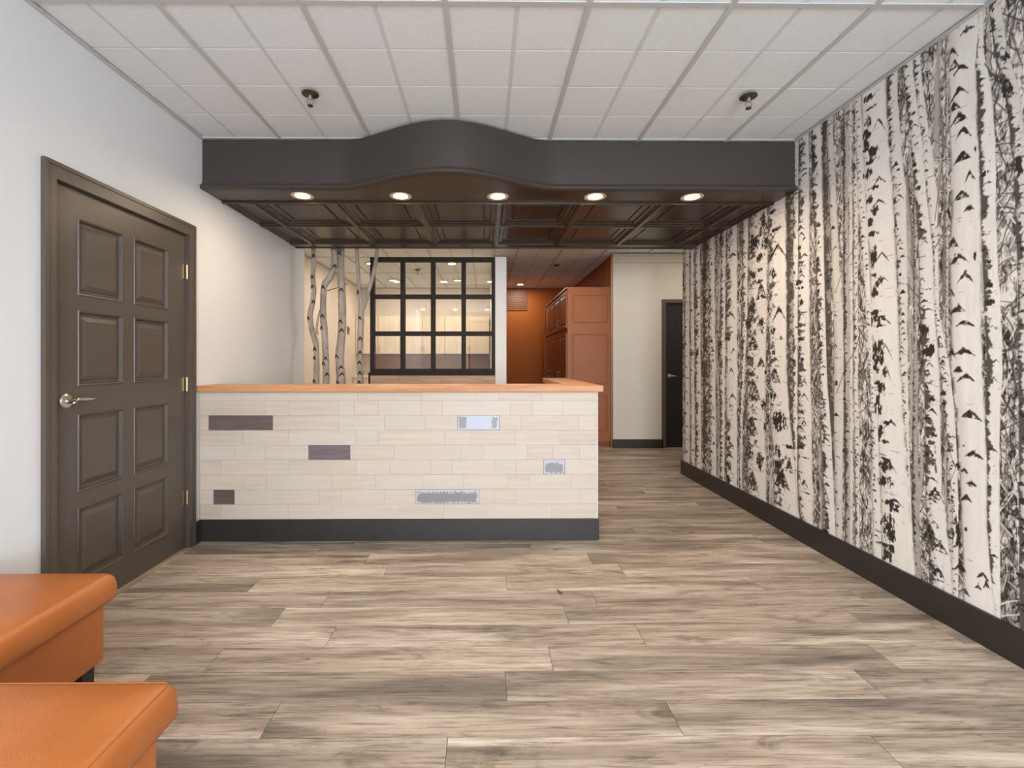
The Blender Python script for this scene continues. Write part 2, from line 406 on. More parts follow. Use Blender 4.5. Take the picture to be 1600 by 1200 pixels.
# ---- left door
d1 = empty('door_1', (XL, 2.585, 0)); tag(d1, 'dark brown eight-panel door with satin lever handle in the left wall', kind='structure')
xs_ = XL - .012    # slab face
fnL = lambda a, b, d: (xs_ + d, a, b)
sy = [2.118, 2.25, 2.533, 2.608, 2.89, 3.052]
sz = [0.012, .16, .512, .589, .959, 1.093, 1.455, 1.525, 1.891, 2.02]
sl = MB()
for a, b in ((sy[0], sy[1]), (sy[2], sy[3]), (sy[4], sy[5])): sl.box(xs_ - .035, xs_, a, b, sz[0], sz[-1])
for a, b in ((sy[1], sy[2]), (sy[3], sy[4])):
    for c in (0, 2, 4, 6, 8):
        sl.box(xs_ - .035, xs_, a, b, sz[c], sz[c + 1])
sl.build('slab', M['brown'], d1)
for a, b in ((sy[1], sy[2]), (sy[3], sy[4])):
    for c in (1, 3, 5, 7):
        z0, z1 = sz[c], sz[c + 1]
        r = [(a, b, z0, z1, 0.0)]
        for ins, d in ((.003, .005), (.009, .002), (.014, -.014), (.026, -.014), (.030, -.011), (.052, -.002), (.056, -.002)):
            r.append((a + ins, b - ins, z0 + ins, z1 - ins, d))
        MB().rings(r, fnL).build('raised_panel', M['brown'], d1)
cs = MB()
CY0, CY1, CZ = 2.052, 3.118, 2.10
cs.box(XL, XL + .016, CY0, DY0 + .004, 0, CZ).box(XL, XL + .016, DY1 - .004, CY1, 0, CZ).box(XL, XL + .016, DY0 + .004, DY1 - .004, DZ - .005, CZ)
cs.box(XL + .016, XL + .021, CY0, CY0 + .018, 0, CZ).box(XL + .016, XL + .021, CY1 - .018, CY1, 0, CZ).box(XL + .016, XL + .021, CY0 + .018, CY1 - .018, CZ - .018, CZ)
cs.box(XL - .05, XL, DY0, DY0 + .007, 0, DZ).box(XL - .05, XL, DY1 - .007, DY1, 0, DZ).box(XL - .05, XL, DY0 + .007, DY1 - .007, DZ - .007, DZ)
cs.build('casing', M['brown'], d1)
hx = xs_
hd = MB().lathe([(.034, 0), (.034, .006), (.028, .011), (.012, .013), (.011, .045)], (hx, 2.184, 1.027), 24, 'x')
hd.build('handle_rose', M['nickel'], d1, smooth=False)
lv = MB().tube([(hx + .045, 2.172, 1.027), (hx + .048, 2.20, 1.030), (hx + .047, 2.24, 1.032), (hx + .045, 2.275, 1.030), (hx + .043, 2.305, 1.031)], [.011, .0105, .009, .007, .005], 12)
lv.build('lever', M['nickel'], d1, smooth=True)
for z in (1.788, 1.065, .336):
    MB().tube([(XL + .002, 3.050, z - .045), (XL + .002, 3.050, z + .045)], .007, 10).box(xs_, xs_ + .003, 3.026, 3.046, z - .045, z + .045).build('hinge', M['brass'], d1)
MB().box(XL - .02, XL + .022, DY0, DY1, 0, .009).build('threshold', M['threshold'], d1)
for c in d1.children: c.location = -Vector(d1.location)

# ---- hall door
d2 = empty('door_2', ((D2X0 + D2X1) / 2, 6.6, 0)); tag(d2, 'near-black flush door with lever handle beyond the mural wall', kind='structure')
MB().box(D2X0 + .002, D2X1, 6.60, 6.64, .003, 2.039).build('slab', M['black_door'], d2)
MB().box(D2X0 - .055, D2X0 - .002, 6.545, 6.56, 0, 2.08).box(D2X0 - .002, BXR, 6.545, 6.56, 2.03, 2.08).box(D2X0 - .04, D2X0, 6.56, 6.68, 0, 2.03).build('casing', M['brown'], d2)
r_ = MB().lathe([(.028, 0), (.028, .01), (.010, .012), (.010, .04)], (0, 0, 0), 20, 'z').build('handle_rose', M['nickel'], d2)
r_.rotation_euler = (PI / 2, 0, 0)
MB().tube([(D2X0 + .065, 6.56, 1.01), (D2X0 + .12, 6.555, 1.008), (D2X0 + .18, 6.56, 1.0)], [.01, .009, .006], 10).build('lever', M['nickel'], d2, smooth=True)
for c in d2.children: c.location = -Vector(d2.location)
r_.location = Vector((D2X0 + .065, 6.60, 1.01)) - Vector(d2.location)

# ------------------------------------------------------------------ mural (a flat print on the right wall)
def wall_pt(px, py):
    # photograph pixel of a traced print feature -> (Y, z) on the wall plane
    t = (px - CX) / F; c, s = math.cos(YAW), math.sin(YAW)
    Y = XR * (c - t * s) / (s + t * c)
    return Y, CAMZ - (py - CY) / F * (Y * c + XR * s)
def make_mural():
    rng = np.random.RandomState(11)
    pxs = np.linspace(1066, 1610, 620)
    t = (pxs - CX) / F; c, s = math.cos(YAW), math.sin(YAW)
    Yv = XR * (c - t * s) / (s + t * c)
    Yv = Yv[Yv < 5.05]; Yv = np.concatenate([[5.05], Yv, np.arange(Yv[-1] - .012, -0.6, -.012)])
    Z0, Z1 = BH, H - .002
    Zv = np.linspace(Z0, Z1, 760)
    nY, nZ = len(Yv), len(Zv)
    YY, ZZ = np.meshgrid(Yv, Zv)          # rows: z, cols: Y descending
    def noise(Y, Z, sy, sz, seed):
        g = np.random.RandomState(seed).rand(256, 256)
        a = Y * sy + 7.3 + seed; b = Z * sz + 3.1 + seed * 1.7
        i = np.floor(a).astype(int); j = np.floor(b).astype(int); u = a - i; v = b - j
        u = u * u * (3 - 2 * u); v = v * v * (3 - 2 * v); i %= 255; j %= 255
        return (g[j, i] * (1 - u) + g[j, i + 1] * u) * (1 - v) + (g[j + 1, i] * (1 - u) + g[j + 1, i + 1] * u) * v
    def fnoise(Y, Z, sy, sz, seed):
        return (noise(Y, Z, sy, sz, seed) * .5 + noise(Y, Z, sy * 2.1, sz * 2.1, seed + 1) * .3 + noise(Y, Z, sy * 4.3, sz * 4.3, seed + 2) * .2)
    # background: misty woodland, paler towards the top at the near end, dark undergrowth low at the near end
    near = np.clip((2.7 - YY) / 1.0, 0, 1)
    bg = .50 + .30 * (fnoise(YY, ZZ, 9, 6, 3) - .5) * 2
    bg += near * np.clip((ZZ - .95) / .9, 0, 1) * .32 - near * np.clip((1.0 - ZZ) / .8, 0, 1) * .20
    midp = np.exp(-((YY - 2.75) / .18) ** 2); bg += midp * .18
    bg += (fnoise(YY, ZZ, 55, 34, 8) - .5) * 1.15
    bg -= np.clip((YY - 2.6) / 1.2, 0, 1) * .10
    def ridge(sy, sz, seed, th):
        n_ = noise(YY, ZZ, sy, sz, seed) * .65 + noise(YY, ZZ, sy * 2, sz * 2, seed + 1) * .35
        return np.clip(1 - np.abs(n_ - .5) / th, 0, 1)
    warp = (noise(YY, ZZ, 3, 3, 61) - .5) * .12
    bg -= .6 * ridge(30, 7, 62, .06) + .6 * ridge(52, 22, 64, .08) - .50 * ridge(44, 14, 68, .05)
    T = np.clip(bg, .05, .92)
    def win(y0, y1, z0, z1):
        cs = np.where((Yv >= y0) & (Yv <= y1))[0]; rs = np.where((Zv >= z0) & (Zv <= z1))[0]
        if len(cs) == 0 or len(rs) == 0: return None
        return slice(rs[0], rs[-1] + 1), slice(cs[0], cs[-1] + 1)
    def stroke(y, z, ang, ln, th, val, curv=0.0):
        n = 7; pts = []
        for k in range(n):
            pts.append((y, z)); y += math.sin(ang) * ln / n; z += math.cos(ang) * ln / n; ang += curv + rng.uniform(-.12, .12)
        for k in range(n - 1):
            (a, b), (c_, d_) = pts[k], pts[k + 1]; th2 = th * (1 - .5 * k / n); pad = th2 + .012
            w = win(min(a, c_) - pad, max(a, c_) + pad, min(b, d_) - pad, max(b, d_) + pad)
            if not w: continue
            yy = YY[w]; zz = ZZ[w]; dx, dz = c_ - a, d_ - b; L2 = dx * dx + dz * dz + 1e-9
            q = np.clip(((yy - a) * dx + (zz - b) * dz) / L2, 0, 1)
            dd = np.sqrt((yy - a - q * dx) ** 2 + (zz - b - q * dz) ** 2)
            al = np.clip(1.3 - dd / th2, 0, 1)
            T[w] = T[w] * (1 - al) + val * al
    for _ in range(5200):
        y = rng.uniform(-.6, 5.05) if rng.rand() < .3 else rng.uniform(1.7, 5.05); z = rng.uniform(Z0, Z1)
        far = y / 5
        stroke(y, z, rng.normal(0, .6), rng.uniform(.06, .34), rng.uniform(.0014, .0036) * (.8 + far), rng.choice([.08, .15, .3, .86], p=[.35, .27, .16, .22]), rng.uniform(-.16, .16))
    for _ in range(70):   # grey far stems
        y = rng.uniform(-.6, 5.05); v = rng.choice([.28, .55, .72]); w_ = rng.uniform(.006, .016)
        z = Z0
        for q in range(4): stroke(y, z, rng.normal(0, .03), .75, w_, v); z += .68
    def chev(yc, zc, hw, h, th, fill=False, asym=0.0, val=.045):
        w = win(yc - hw * 1.3, yc + hw * 1.3, zc - h * 1.5 - th * 2, zc + th * 3)
        if not w: return
        yy = YY[w]; zz = ZZ[w]; u = (yy - yc) / hw
        uu = np.abs(u + asym); line = zc - h * np.power(uu, 1.25)
        nz = fnoise(yy, zz, 70, 70, 17) - .5
        d = np.abs(zz - line) / (th * np.clip(1.35 - np.abs(u), .15, 1.2))
        al = np.clip(1.6 - d + nz * 3.0, 0, 1) * (np.abs(u) < 1.08)
        if fill:
            ins = (zz < line) & (zz > zc - h * 1.0)
            al = np.maximum(al, np.where(ins, np.clip(.55 + nz * 4.5 + (zz - (zc - h)) / h * .7, 0, 1), 0))
        T[w] = T[w] * (1 - al) + val * al
    def blob(yc, zc, hy, hz, val=.05, k=1.0):
        w = win(yc - hy * 1.5, yc + hy * 1.5, zc - hz * 1.5, zc + hz * 1.5)
        if not w: return
        yy = YY[w]; zz = ZZ[w]; d = ((yy - yc) / hy) ** 2 + ((zz - zc) / hz) ** 2
        al = np.clip((1.1 - d + (fnoise(yy, zz, 85, 38, 23) - .5) * 4.4) * 2.2, 0, 1) * k
        T[w] = T[w] * (1 - al) + val * al
    def trunk(edges, dark=.3, tone=.82, shade=.35, marks=1.0, seed=1, leftdark=0.0):
        if leftdark and leftdark < .85: leftdark = min(.84, leftdark + .15)
        """edges: list of (py, px_left, px_right) read along the trunk in the photograph"""
        rr = np.random.RandomState(seed)
        L = [wall_pt(a, y) for (y, a, b) in edges]; Rr = [wall_pt(b, y) for (y, a, b) in edges]
        L.sort(key=lambda p: p[1]); Rr.sort(key=lambda p: p[1])
        le = np.interp(Zv, [p[1] for p in L], [p[0] for p in L]); re = np.interp(Zv, [p[1] for p in Rr], [p[0] for p in Rr])
        w = win(re.min() - .03, le.max() + .03, Z0, Z1)
        if not w: return
        yy = YY[w]; zz = ZZ[w]; l = le[w[0]][:, None]; r = re[w[0]][:, None]; wd = l - r
        wob = (fnoise(yy * 0, zz, 1, 14, seed + 5) - .5) * .10
        u = (l - yy) / wd + wob            # 0 at the left (far) edge, 1 at the right edge
        ins = np.clip(np.minimum(u, 1 - u) / .05 + .6, 0, 1)
        col = tone - shade * np.clip(.42 - u, 0, 1) * 1.3 * (.5 + noise(yy, zz, 20, 5, seed + 2)) + (fnoise(yy, zz, 60, 12, seed) - .5) * .10
        edge = np.exp(-(u / .06) ** 2) * .42 + np.exp(-((1 - u) / .05) ** 2) * .18
        col = col - edge * (noise(yy, zz, 5, 16, seed + 4) > .35)
        # fine horizontal bark dashes
        da = fnoise(yy, zz, min(60, 2.2 / max(.02, float(np.median(wd)))), 110, seed + 9); thr = .80 - dark * .14
        al = np.clip((da - thr) * 14, 0, 1) * np.clip(1.1 - u * .8, .15, 1); col = col * (1 - al * .8) + .08 * al * .8
        if leftdark > 0:
            f = fnoise(yy, zz, 34, 46, seed + 31) * .7 + noise(yy, zz, 5, 9, seed + 37) * .3
            al = np.clip((f - .62 + leftdark * (1 - u / (.48 if leftdark < .85 else 1.5)) * .46) * 12, 0, 1) * (u < (.7 if leftdark < .85 else 1.2)); col = col * (1 - al) + .06 * al
        T[w] = T[w] * (1 - ins) + np.clip(col + .08, .03, .97) * ins
        wm = float(np.median(wd)); z = Z0 + rr.uniform(0, .1)
        while z < Z1 and marks > 0:
            yl = np.interp(z, Zv, le); yr = np.interp(z, Zv, re); ww = yl - yr
            kind = rr.rand(); uc = rr.uniform(.12, .62); yc = yl - ww * uc; hw = ww * rr.uniform(.16, .36)
            if kind < .55: chev(yc, z, hw, ww * rr.uniform(.10, .32), max(.003, ww * .045), rr.rand() < .35, rr.uniform(-.3, .3))
            elif kind < .85: blob(yl - ww * rr.uniform(0, .35), z, ww * rr.uniform(.10, .28), ww * rr.uniform(.06, .2))
            else: blob(yc, z, hw, ww * .035)
            z += ww * rr.uniform(.35, 1.1) / marks
    A = trunk
    # far, thin stems
    A([(410, 1071, 1077), (730, 1070, 1078)], .5, .74, .3, .8, 21)
    A([(410, 1079, 1084), (740, 1080, 1086)], .5, .78, .3, .8, 22)
    A([(400, 1087, 1094), (745, 1088, 1096)], .6, .80, .3, 1, 23, .35)
    A([(390, 1099, 1106), (750, 1099, 1107)], .9, .62, .4, 1.3, 24, .9)
    A([(385, 1108, 1116), (765, 1110, 1120)], .5, .80, .3, 1, 25, .2)
    A([(375, 1127, 1134), (780, 1125, 1132)], .6, .80, .3, 1.2, 26, .5)
    A([(365, 1161, 1169), (500, 1161, 1168), (640, 1156, 1161), (800, 1155, 1159)], .6, .78, .3, .9, 28, .3)
    A([(310, 1230, 1240), (640, 1231, 1240), (800, 1238, 1246)], 1.0, .45, .4, .8, 31, .9)
    A([(310, 1240, 1248), (620, 1239, 1246), (800, 1240, 1246)], .4, .82, .3, .6, 32, .3)
    A([(200, 1285, 1292), (450, 1289, 1298), (640, 1294, 1304), (880, 1297, 1304)], 1.0, .36, .2, .5, 35, .9)
    A([(210, 1293, 1302), (450, 1300, 1314), (520, 1303, 1320), (660, 1303, 1318), (860, 1306, 1316)], .6, .72, .45, .3, 36)
    A([(190, 1318, 1323), (450, 1318, 1327), (700, 1319, 1332), (860, 1321, 1332)], .9, .52, .5, 1.0, 37, .7)
    A([(190, 1327, 1331), (600, 1328, 1333)], .3, .76, .2, .2, 38)
    A([(600, 1334, 1341), (700, 1336, 1344), (800, 1337, 1343)], .4, .78, .3, .8, 39, .3)
    A([(500, 1428, 1433), (800, 1425, 1436), (900, 1428, 1440)], 1, .45, .2, .6, 51, .5)
    A([(500, 1478, 1482), (800, 1480, 1491), (930, 1480, 1491)], .8, .6, .3, .6, 52, .2)
    # main stems
    A([(370, 1136, 1152), (500, 1136, 1152), (790, 1135, 1152)], .35, .84, .35, .8, 27, .15)
    A([(350, 1170, 1199.5), (500, 1168, 1198), (640, 1167, 1195), (800, 1168, 1199)], .5, .80, .45, .0, 29, .1)
    A([(320, 1200, 1228), (570, 1203, 1229), (640, 1204, 1233), (720, 1208, 1242), (830, 1210, 1250)], .4, .84, .3, .0, 30, .15)
    A([(210, 1249, 1264), (300, 1248, 1265), (500, 1247, 1265), (760, 1247, 1270), (830, 1252, 1271)], .5, .84, .35, 1.2, 33, .35)
    A([(200, 1268, 1283), (300, 1269, 1285), (420, 1276, 1288), (500, 1277, 1290), (600, 1282, 1293), (665, 1283, 1298), (755, 1288, 1303), (860, 1291, 1307)], .55, .84, .35, 1.3, 34, .4)
    A([(150, 1386, 1403), (235, 1388, 1409), (300, 1395, 1416), (385, 1400, 1418), (475, 1405, 1418), (585, 1407, 1419), (690, 1414, 1421), (830, 1419, 1426)], .5, .80, .4, 1.1, 41, .35)
    A([(90, 1428, 1438), (133, 1430, 1442), (247, 1440, 1458), (303, 1448, 1465), (378, 1457, 1466), (490, 1461, 1468), (577, 1469, 1485), (633, 1474, 1491), (700, 1482, 1495), (800, 1488, 1498)], .4, .82, .3, .9, 43, .2)
    A([(110, 1412, 1427), (218, 1423, 1441), (303, 1430, 1448), (378, 1435, 1457), (490, 1438, 1461), (577, 1444, 1468), (660, 1446, 1470), (717, 1446, 1471), (800, 1447, 1477), (900, 1453, 1488), (940, 1455, 1490)], .4, .84, .35, .9, 42, .3)
    A([(150, 1346, 1385), (190, 1347, 1387), (300, 1350, 1395), (385, 1357, 1399), (520, 1362, 1404), (665, 1370, 1413), (755, 1375, 1420), (870, 1377, 1428), (920, 1378, 1430)], .3, .88, .18, .0, 40, .0)
    A([(170, 1336, 1346), (300, 1340, 1352), (385, 1347, 1357), (475, 1352, 1361.5), (560, 1358, 1364), (665, 1363, 1372), (780, 1363, 1376), (880, 1366, 1378)], .35, .84, .3, 1.0, 44, .0)
    A([(77, 1522, 1537), (133, 1525, 1549), (218, 1530, 1556), (330, 1533, 1557), (405, 1536, 1559), (490, 1539, 1565), (577, 1543, 1567), (660, 1539, 1563), (717, 1542, 1562), (830, 1543, 1563), (970, 1545, 1564)], .5, .86, .2, .3, 46, .75)
    A([(40, 1478, 1530), (100, 1482, 1525), (218, 1485, 1528), (330, 1487, 1532), (405, 1484, 1533), (577, 1488, 1535), (660, 1496, 1539), (717, 1499, 1542), (800, 1503, 1543), (885, 1505, 1546), (960, 1507, 1558)], .12, .86, .3, .0, 45, .0)
    A([(20, 1546, 1566), (90, 1556, 1577), (133, 1568, 1592), (190, 1577, 1600), (247, 1583, 1607), (317, 1587, 1612), (400, 1590, 1618), (600, 1592, 1620), (1040, 1594, 1626)], .8, .74, .3, .9, 47, .8)
    # generic stems on the part of the print nearer than the photograph shows
    for q in range(9):
        p0 = wall_pt(1600, 600)[0] - .22 - q * .25; wdt = rng.uniform(.04, .10); rr = np.random.RandomState(90 + q)
        # described directly in metres: reuse the tracing routine through equivalent columns
        w = win(p0 - wdt, p0, Z0, Z1)
        if not w: continue
        yy = YY[w]; zz = ZZ[w]; u = (p0 - yy) / wdt
        T[w] = np.clip(.84 - .3 * np.clip(.4 - u, 0, 1) - (fnoise(yy, zz, 16, 95, q) > .66) * .5 * (1 - u), .05, .9)
        z = .2
        while z < H: chev(p0 - wdt * rr.uniform(.2, .7), z, wdt * .3, wdt * .25, wdt * .05, rr.rand() < .3); z += wdt * rr.uniform(.6, 2)
    # individually traced scars
    def mark(px, py, hw, h, th=2.4, fill=False, asym=0.0):
        y, z = wall_pt(px, py); y2 = wall_pt(px + hw, py)[0]; sc = y / F
        chev(y, z + h * sc * .5, abs(y - y2), h * sc, th * sc, fill, asym)
    def mblob(px, py, hw, hh, v=.05, k=1.0):
        y, z = wall_pt(px, py); y2 = wall_pt(px + hw, py)[0]; blob(y, z, abs(y - y2), hh * y / F, v, k)
    c1 = lambda x, y: (1060 + x * .225, 240 + y * .225); c2 = lambda x, y: (1060 + x * .225, 500 + y * .225)
    c3 = lambda x, y: (1240 + x * .225, 100 + y * .225); c4 = lambda x, y: (1240 + x * .225, 360 + y * .225); c5 = lambda x, y: (1240 + x * .225, 620 + y * .225)
    c6 = lambda x, y: (1400 + x * .2833, 20 + y * .2833); c7 = lambda x, y: (1400 + x * .2833, 350 + y * .2833); c8 = lambda x, y: (1400 + x * .2833, 660 + y * .2833)
    for (f, x, y, hw, h, fl) in [(c1, 592, 490, 8, 34, 1), (c1, 575, 960, 8, 22, 1), (c1, 515, 1060, 8, 26, 1), (c2, 520, 165, 9, 20, 1), (c2, 525, 490, 10, 26, 1), (c2, 510, 730, 9, 24, 1),
                            (c2, 575, 300, 6, 12, 1), (c2, 515, 1120, 9, 28, 1), (c1, 690, 680, 11, 18, 0), (c1, 700, 1120, 10, 18, 0), (c2, 670, 390, 9, 20, 1), (c2, 770, 1010, 6, 22, 1), (c2, 720, 1110, 12, 24, 1)]:
        p = f(x, y); mark(p[0], p[1], hw, h, 2.6, bool(fl))
    for (f, x, y, hw, hh) in [(c1, 530, 620, 7, 12), (c1, 600, 620, 5, 14), (c1, 520, 845, 6, 6), (c1, 545, 893, 9, 3), (c1, 565, 810, 4, 3), (c1, 565, 720, 5, 6), (c2, 490, 25, 5, 9), (c2, 575, 40, 5, 12), (c2, 490, 262, 4, 3), (c2, 500, 378, 5, 3),
                              (c2, 590, 585, 3, 9), (c2, 495, 930, 6, 10), (c2, 570, 985, 5, 14), (c2, 607, 360, 2, 4), (c2, 605, 740, 2, 8), (c2, 525, 550, 7, 3), (c2, 545, 690, 7, 2),
                              (c1, 655, 405, 6, 3), (c1, 680, 525, 9, 3), (c1, 660, 835, 5, 7), (c1, 650, 700, 3, 10), (c2, 655, 228, 6, 4), (c2, 660, 80, 4, 5), (c2, 660, 530, 5, 6), (c2, 715, 130, 3, 4), (c2, 700, 700, 11, 14), (c2, 690, 650, 11, 3), (c2, 690, 910, 6, 8), (c2, 690, 1005, 6, 8), (c2, 765, 880, 7, 3), (c2, 700, 1080, 6, 14),
                              (c1, 180, 850, 3, 10), (c1, 190, 1060, 3, 12), (c1, 300, 590, 3, 6), (c2, 130, 230, 2, 8), (c2, 95, 230, 3, 4)]:
        p = f(x, y); mblob(p[0], p[1], hw, hh)
    # the feathery scars down the left side of the widest white stem
    rr = np.random.RandomState(5)
    for (f, x, y, hw, hh) in [(c3, 520, 240, 8, 5), (c3, 545, 300, 9, 2), (c3, 520, 400, 5, 8), (c3, 510, 490, 6, 10), (c3, 505, 560, 6, 9), (c3, 550, 610, 7, 8), (c3, 540, 675, 10, 4), (c3, 520, 760, 6, 8), (c3, 560, 860, 8, 3), (c3, 530, 940, 5, 6), (c3, 565, 1020, 6, 8), (c3, 535, 1100, 4, 7), (c3, 550, 1180, 7, 5),
                              (c4, 550, 20, 5, 4), (c4, 560, 180, 5, 16), (c4, 555, 310, 5, 3), (c4, 590, 360, 7, 9), (c4, 560, 430, 7, 6), (c4, 570, 570, 9, 4), (c4, 590, 620, 9, 8), (c4, 600, 660, 11, 3), (c4, 585, 820, 9, 13), (c4, 590, 900, 8, 10), (c4, 575, 960, 6, 8), (c4, 640, 990, 4, 8), (c4, 600, 1090, 8, 10),
                              (c5, 590, 60, 5, 16), (c5, 610, 250, 6, 10), (c5, 640, 180, 10, 3), (c5, 630, 310, 8, 3), (c5, 640, 430, 7, 2), (c5, 640, 480, 9, 9), (c5, 640, 590, 12, 8), (c5, 670, 740, 12, 4), (c5, 690, 780, 7, 6), (c5, 660, 870, 10, 12), (c5, 650, 950, 6, 14), (c5, 690, 960, 5, 10), (c5, 660, 1040, 12, 5), (c5, 650, 1110, 7, 10)]:
        p = f(x, y); mblob(p[0], p[1], hw, hh, .06)
    for (f, x, y, hw, h) in [(c4, 620, 180, 9, 12), (c4, 620, 350, 8, 8), (c4, 620, 620, 12, 10), (c5, 670, 190, 10, 10), (c5, 660, 480, 12, 14), (c5, 700, 730, 13, 8), (c4, 630, 850, 12, 24), (c4, 640, 990, 8, 22), (c3, 600, 810, 9, 9), (c3, 600, 960, 9, 8), (c3, 600, 420, 10, 20)]:
        p = f(x, y); mark(p[0], p[1], hw, h, 1.6, False, rr.uniform(-.3, .3))
    # arched scars on the near large stem
    for (f, x, y, hw, h, fl) in [(c6, 310, 235, 9, 14, 0), (c6, 322, 290, 8, 12, 1), (c6, 360, 308, 11, 9, 0), (c6, 345, 450, 15, 16, 0), (c6, 325, 520, 9, 10, 1), (c6, 350, 585, 13, 12, 1), (c6, 372, 665, 12, 14, 0), (c6, 365, 795, 13, 13, 1), (c6, 360, 1010, 12, 10, 1), (c6, 408, 905, 8, 12, 0), (c6, 405, 1080, 8, 5, 0), (c6, 395, 95, 11, 4, 0),
                                  (c7, 318, 105, 8, 13, 1), (c7, 350, 195, 14, 12, 0), (c7, 328, 200, 5, 12, 1), (c7, 385, 295, 12, 14, 0), (c7, 303, 385, 6, 10, 1), (c7, 340, 472, 11, 9, 1), (c7, 382, 552, 14, 6, 1), (c7, 380, 708, 15, 6, 0), (c7, 310, 720, 7, 12, 0), (c7, 345, 806, 7, 4, 1), (c7, 385, 850, 13, 9, 0), (c7, 418, 1055, 15, 10, 1),
                                  (c8, 430, 182, 14, 7, 0), (c8, 380, 268, 5, 4, 1), (c8, 415, 340, 9, 3, 0), (c8, 390, 420, 8, 8, 0), (c8, 355, 800, 9, 10, 1), (c8, 380, 935, 8, 5, 1), (c8, 480, 850, 9, 8, 0), (c8, 455, 910, 5, 3, 0), (c8, 500, 900, 5, 8, 0), (c8, 225, 400, 12, 14, 1), (c8, 190, 590, 7, 12, 1), (c8, 240, 690, 12, 14, 1), (c8, 235, 830, 10, 12, 1)]:
        p = f(x, y); mark(p[0], p[1], hw, h, 2.8, bool(fl), rr.uniform(-.15, .15))
    for (f, x, y, hw, hh) in [(c8, 340, 600, 4, 22), (c8, 340, 240, 4, 5), (c6, 292, 1110, 3, 10), (c6, 440, 755, 2, 4), (c7, 437, 180, 2, 6), (c8, 375, 128, 4, 2), (c8, 385, 590, 4, 3), (c6, 600, 250, 7, 8), (c6, 610, 430, 9, 10), (c6, 680, 850, 6, 16), (c8, 210, 70, 6, 3), (c8, 175, 130, 6, 3), (c8, 180, 175, 7, 3), (c6, 490, 890, 6, 5), (c7, 510, 210, 6, 4), (c7, 520, 430, 8, 5), (c7, 520, 335, 8, 4), (c7, 150, 580, 8, 8), (c7, 190, 700, 7, 9)]:
        p = f(x, y); mblob(p[0], p[1], hw, hh)
    # drooping branches across the gaps
    def br(f, pts, th=1.5, v=.10):
        P = [wall_pt(*f(*p)) for p in pts]
        for (a, b), (c_, d_) in zip(P[:-1], P[1:]):
            th2 = th * a / F; w = win(min(a, c_) - .02, max(a, c_) + .02, min(b, d_) - .02, max(b, d_) + .02)
            if not w: continue
            yy = YY[w]; zz = ZZ[w]; dx, dz = c_ - a, d_ - b; L2 = dx * dx + dz * dz + 1e-9
            q = np.clip(((yy - a) * dx + (zz - b) * dz) / L2, 0, 1); dd = np.sqrt((yy - a - q * dx) ** 2 + (zz - b - q * dz) ** 2)
            al = np.clip(1.2 - dd / (th2 * .6), 0, 1) * .9; T[w] = T[w] * (1 - al) + v * al
    br(c3, [(190, 690), (230, 760), (255, 860), (250, 1000), (260, 1200)], 1.2); br(c4, [(260, 0), (262, 160)], 1.0)
    br(c4, [(465, 60), (420, 130), (370, 210), (340, 290), (290, 430)], 1.6); br(c4, [(520, 640), (460, 730), (430, 830), (370, 930), (300, 1130)], 1.8)
    br(c4, [(500, 440), (440, 560), (400, 640)], 1.2); br(c4, [(460, 200), (450, 380), (420, 560)], 1.0); br(c3, [(200, 470), (300, 380), (400, 325)], 1.6); br(c3, [(300, 380), (420, 440)], 1.6)
    br(c5, [(130, 520), (180, 550), (220, 640), (250, 740)], 1.8); br(c5, [(450, 140), (500, 220), (550, 310)], 1.2)
    br(c6, [(480, 185), (550, 240), (600, 250)], 2.0); br(c6, [(490, 280), (560, 370), (650, 450)], 2.4); br(c6, [(655, 0), (630, 120), (600, 240)], 1.6); br(c6, [(635, 90), (665, 200), (700, 290)], 2.2)
    br(c6, [(550, 770), (640, 782)], 1.6); br(c6, [(620, 640), (550, 745)], 1.2); br(c6, [(555, 890), (640, 950), (690, 1060)], 1.8); br(c6, [(180, 685), (300, 755)], 1.4); br(c6, [(300, 560), (260, 800), (215, 1150)], 1.6); br(c6, [(310, 1050), (220, 1190)], 1.8)
    br(c6, [(560, 1160), (640, 1000)], 1.2); br(c7, [(290, 10), (205, 150)], 2.0); br(c7, [(60, 330), (130, 410)], 2.0); br(c7, [(600, 705), (700, 660)], 2.0); br(c7, [(570, 270), (640, 230), (700, 215)], 1.2); br(c7, [(70, 180), (130, 330)], 1.2)
    br(c8, [(100, 500), (150, 620)], 1.6); br(c8, [(580, 460), (700, 450)], 1.8); br(c8, [(262, 40), (255, 400)], 1.6); br(c8, [(255, 20), (330, 260), (260, 410)], 1.0)
    T = np.clip(T, .03, .97)
    T = .02 + T * .94
    # mesh: a flat sheet with the print carried as a colour attribute
    X = np.full(YY.shape, XR - .0015); co = np.stack([X, YY, ZZ], -1).reshape(-1, 3).astype(np.float32)
    idx = np.arange(nY * nZ).reshape(nZ, nY)
    q = np.stack([idx[:-1, :-1], idx[1:, :-1], idx[1:, 1:], idx[:-1, 1:]], -1).reshape(-1, 4)
    me = bpy.data.meshes.new('birch_mural'); nf = len(q)
    me.vertices.add(len(co)); me.vertices.foreach_set('co', co.ravel())
    me.loops.add(nf * 4); me.loops.foreach_set('vertex_index', q.ravel().astype(np.int32))
    me.polygons.add(nf); me.polygons.foreach_set('loop_start', np.arange(0, nf * 4, 4, dtype=np.int32))
    me.update(calc_edges=True)
    at = me.color_attributes.new('print', 'FLOAT_COLOR', 'POINT')
    g = (T.ravel() ** 1.25)[:, None]
    dk = np.array([[1.10, 1.0, .92]]); lt = np.array([[.99, .985, .975]])
    rgb = g * (dk * (1 - g) + lt * g)
    at.data.foreach_set('color', np.concatenate([rgb, np.ones((len(rgb), 1))], 1).astype(np.float32).ravel())
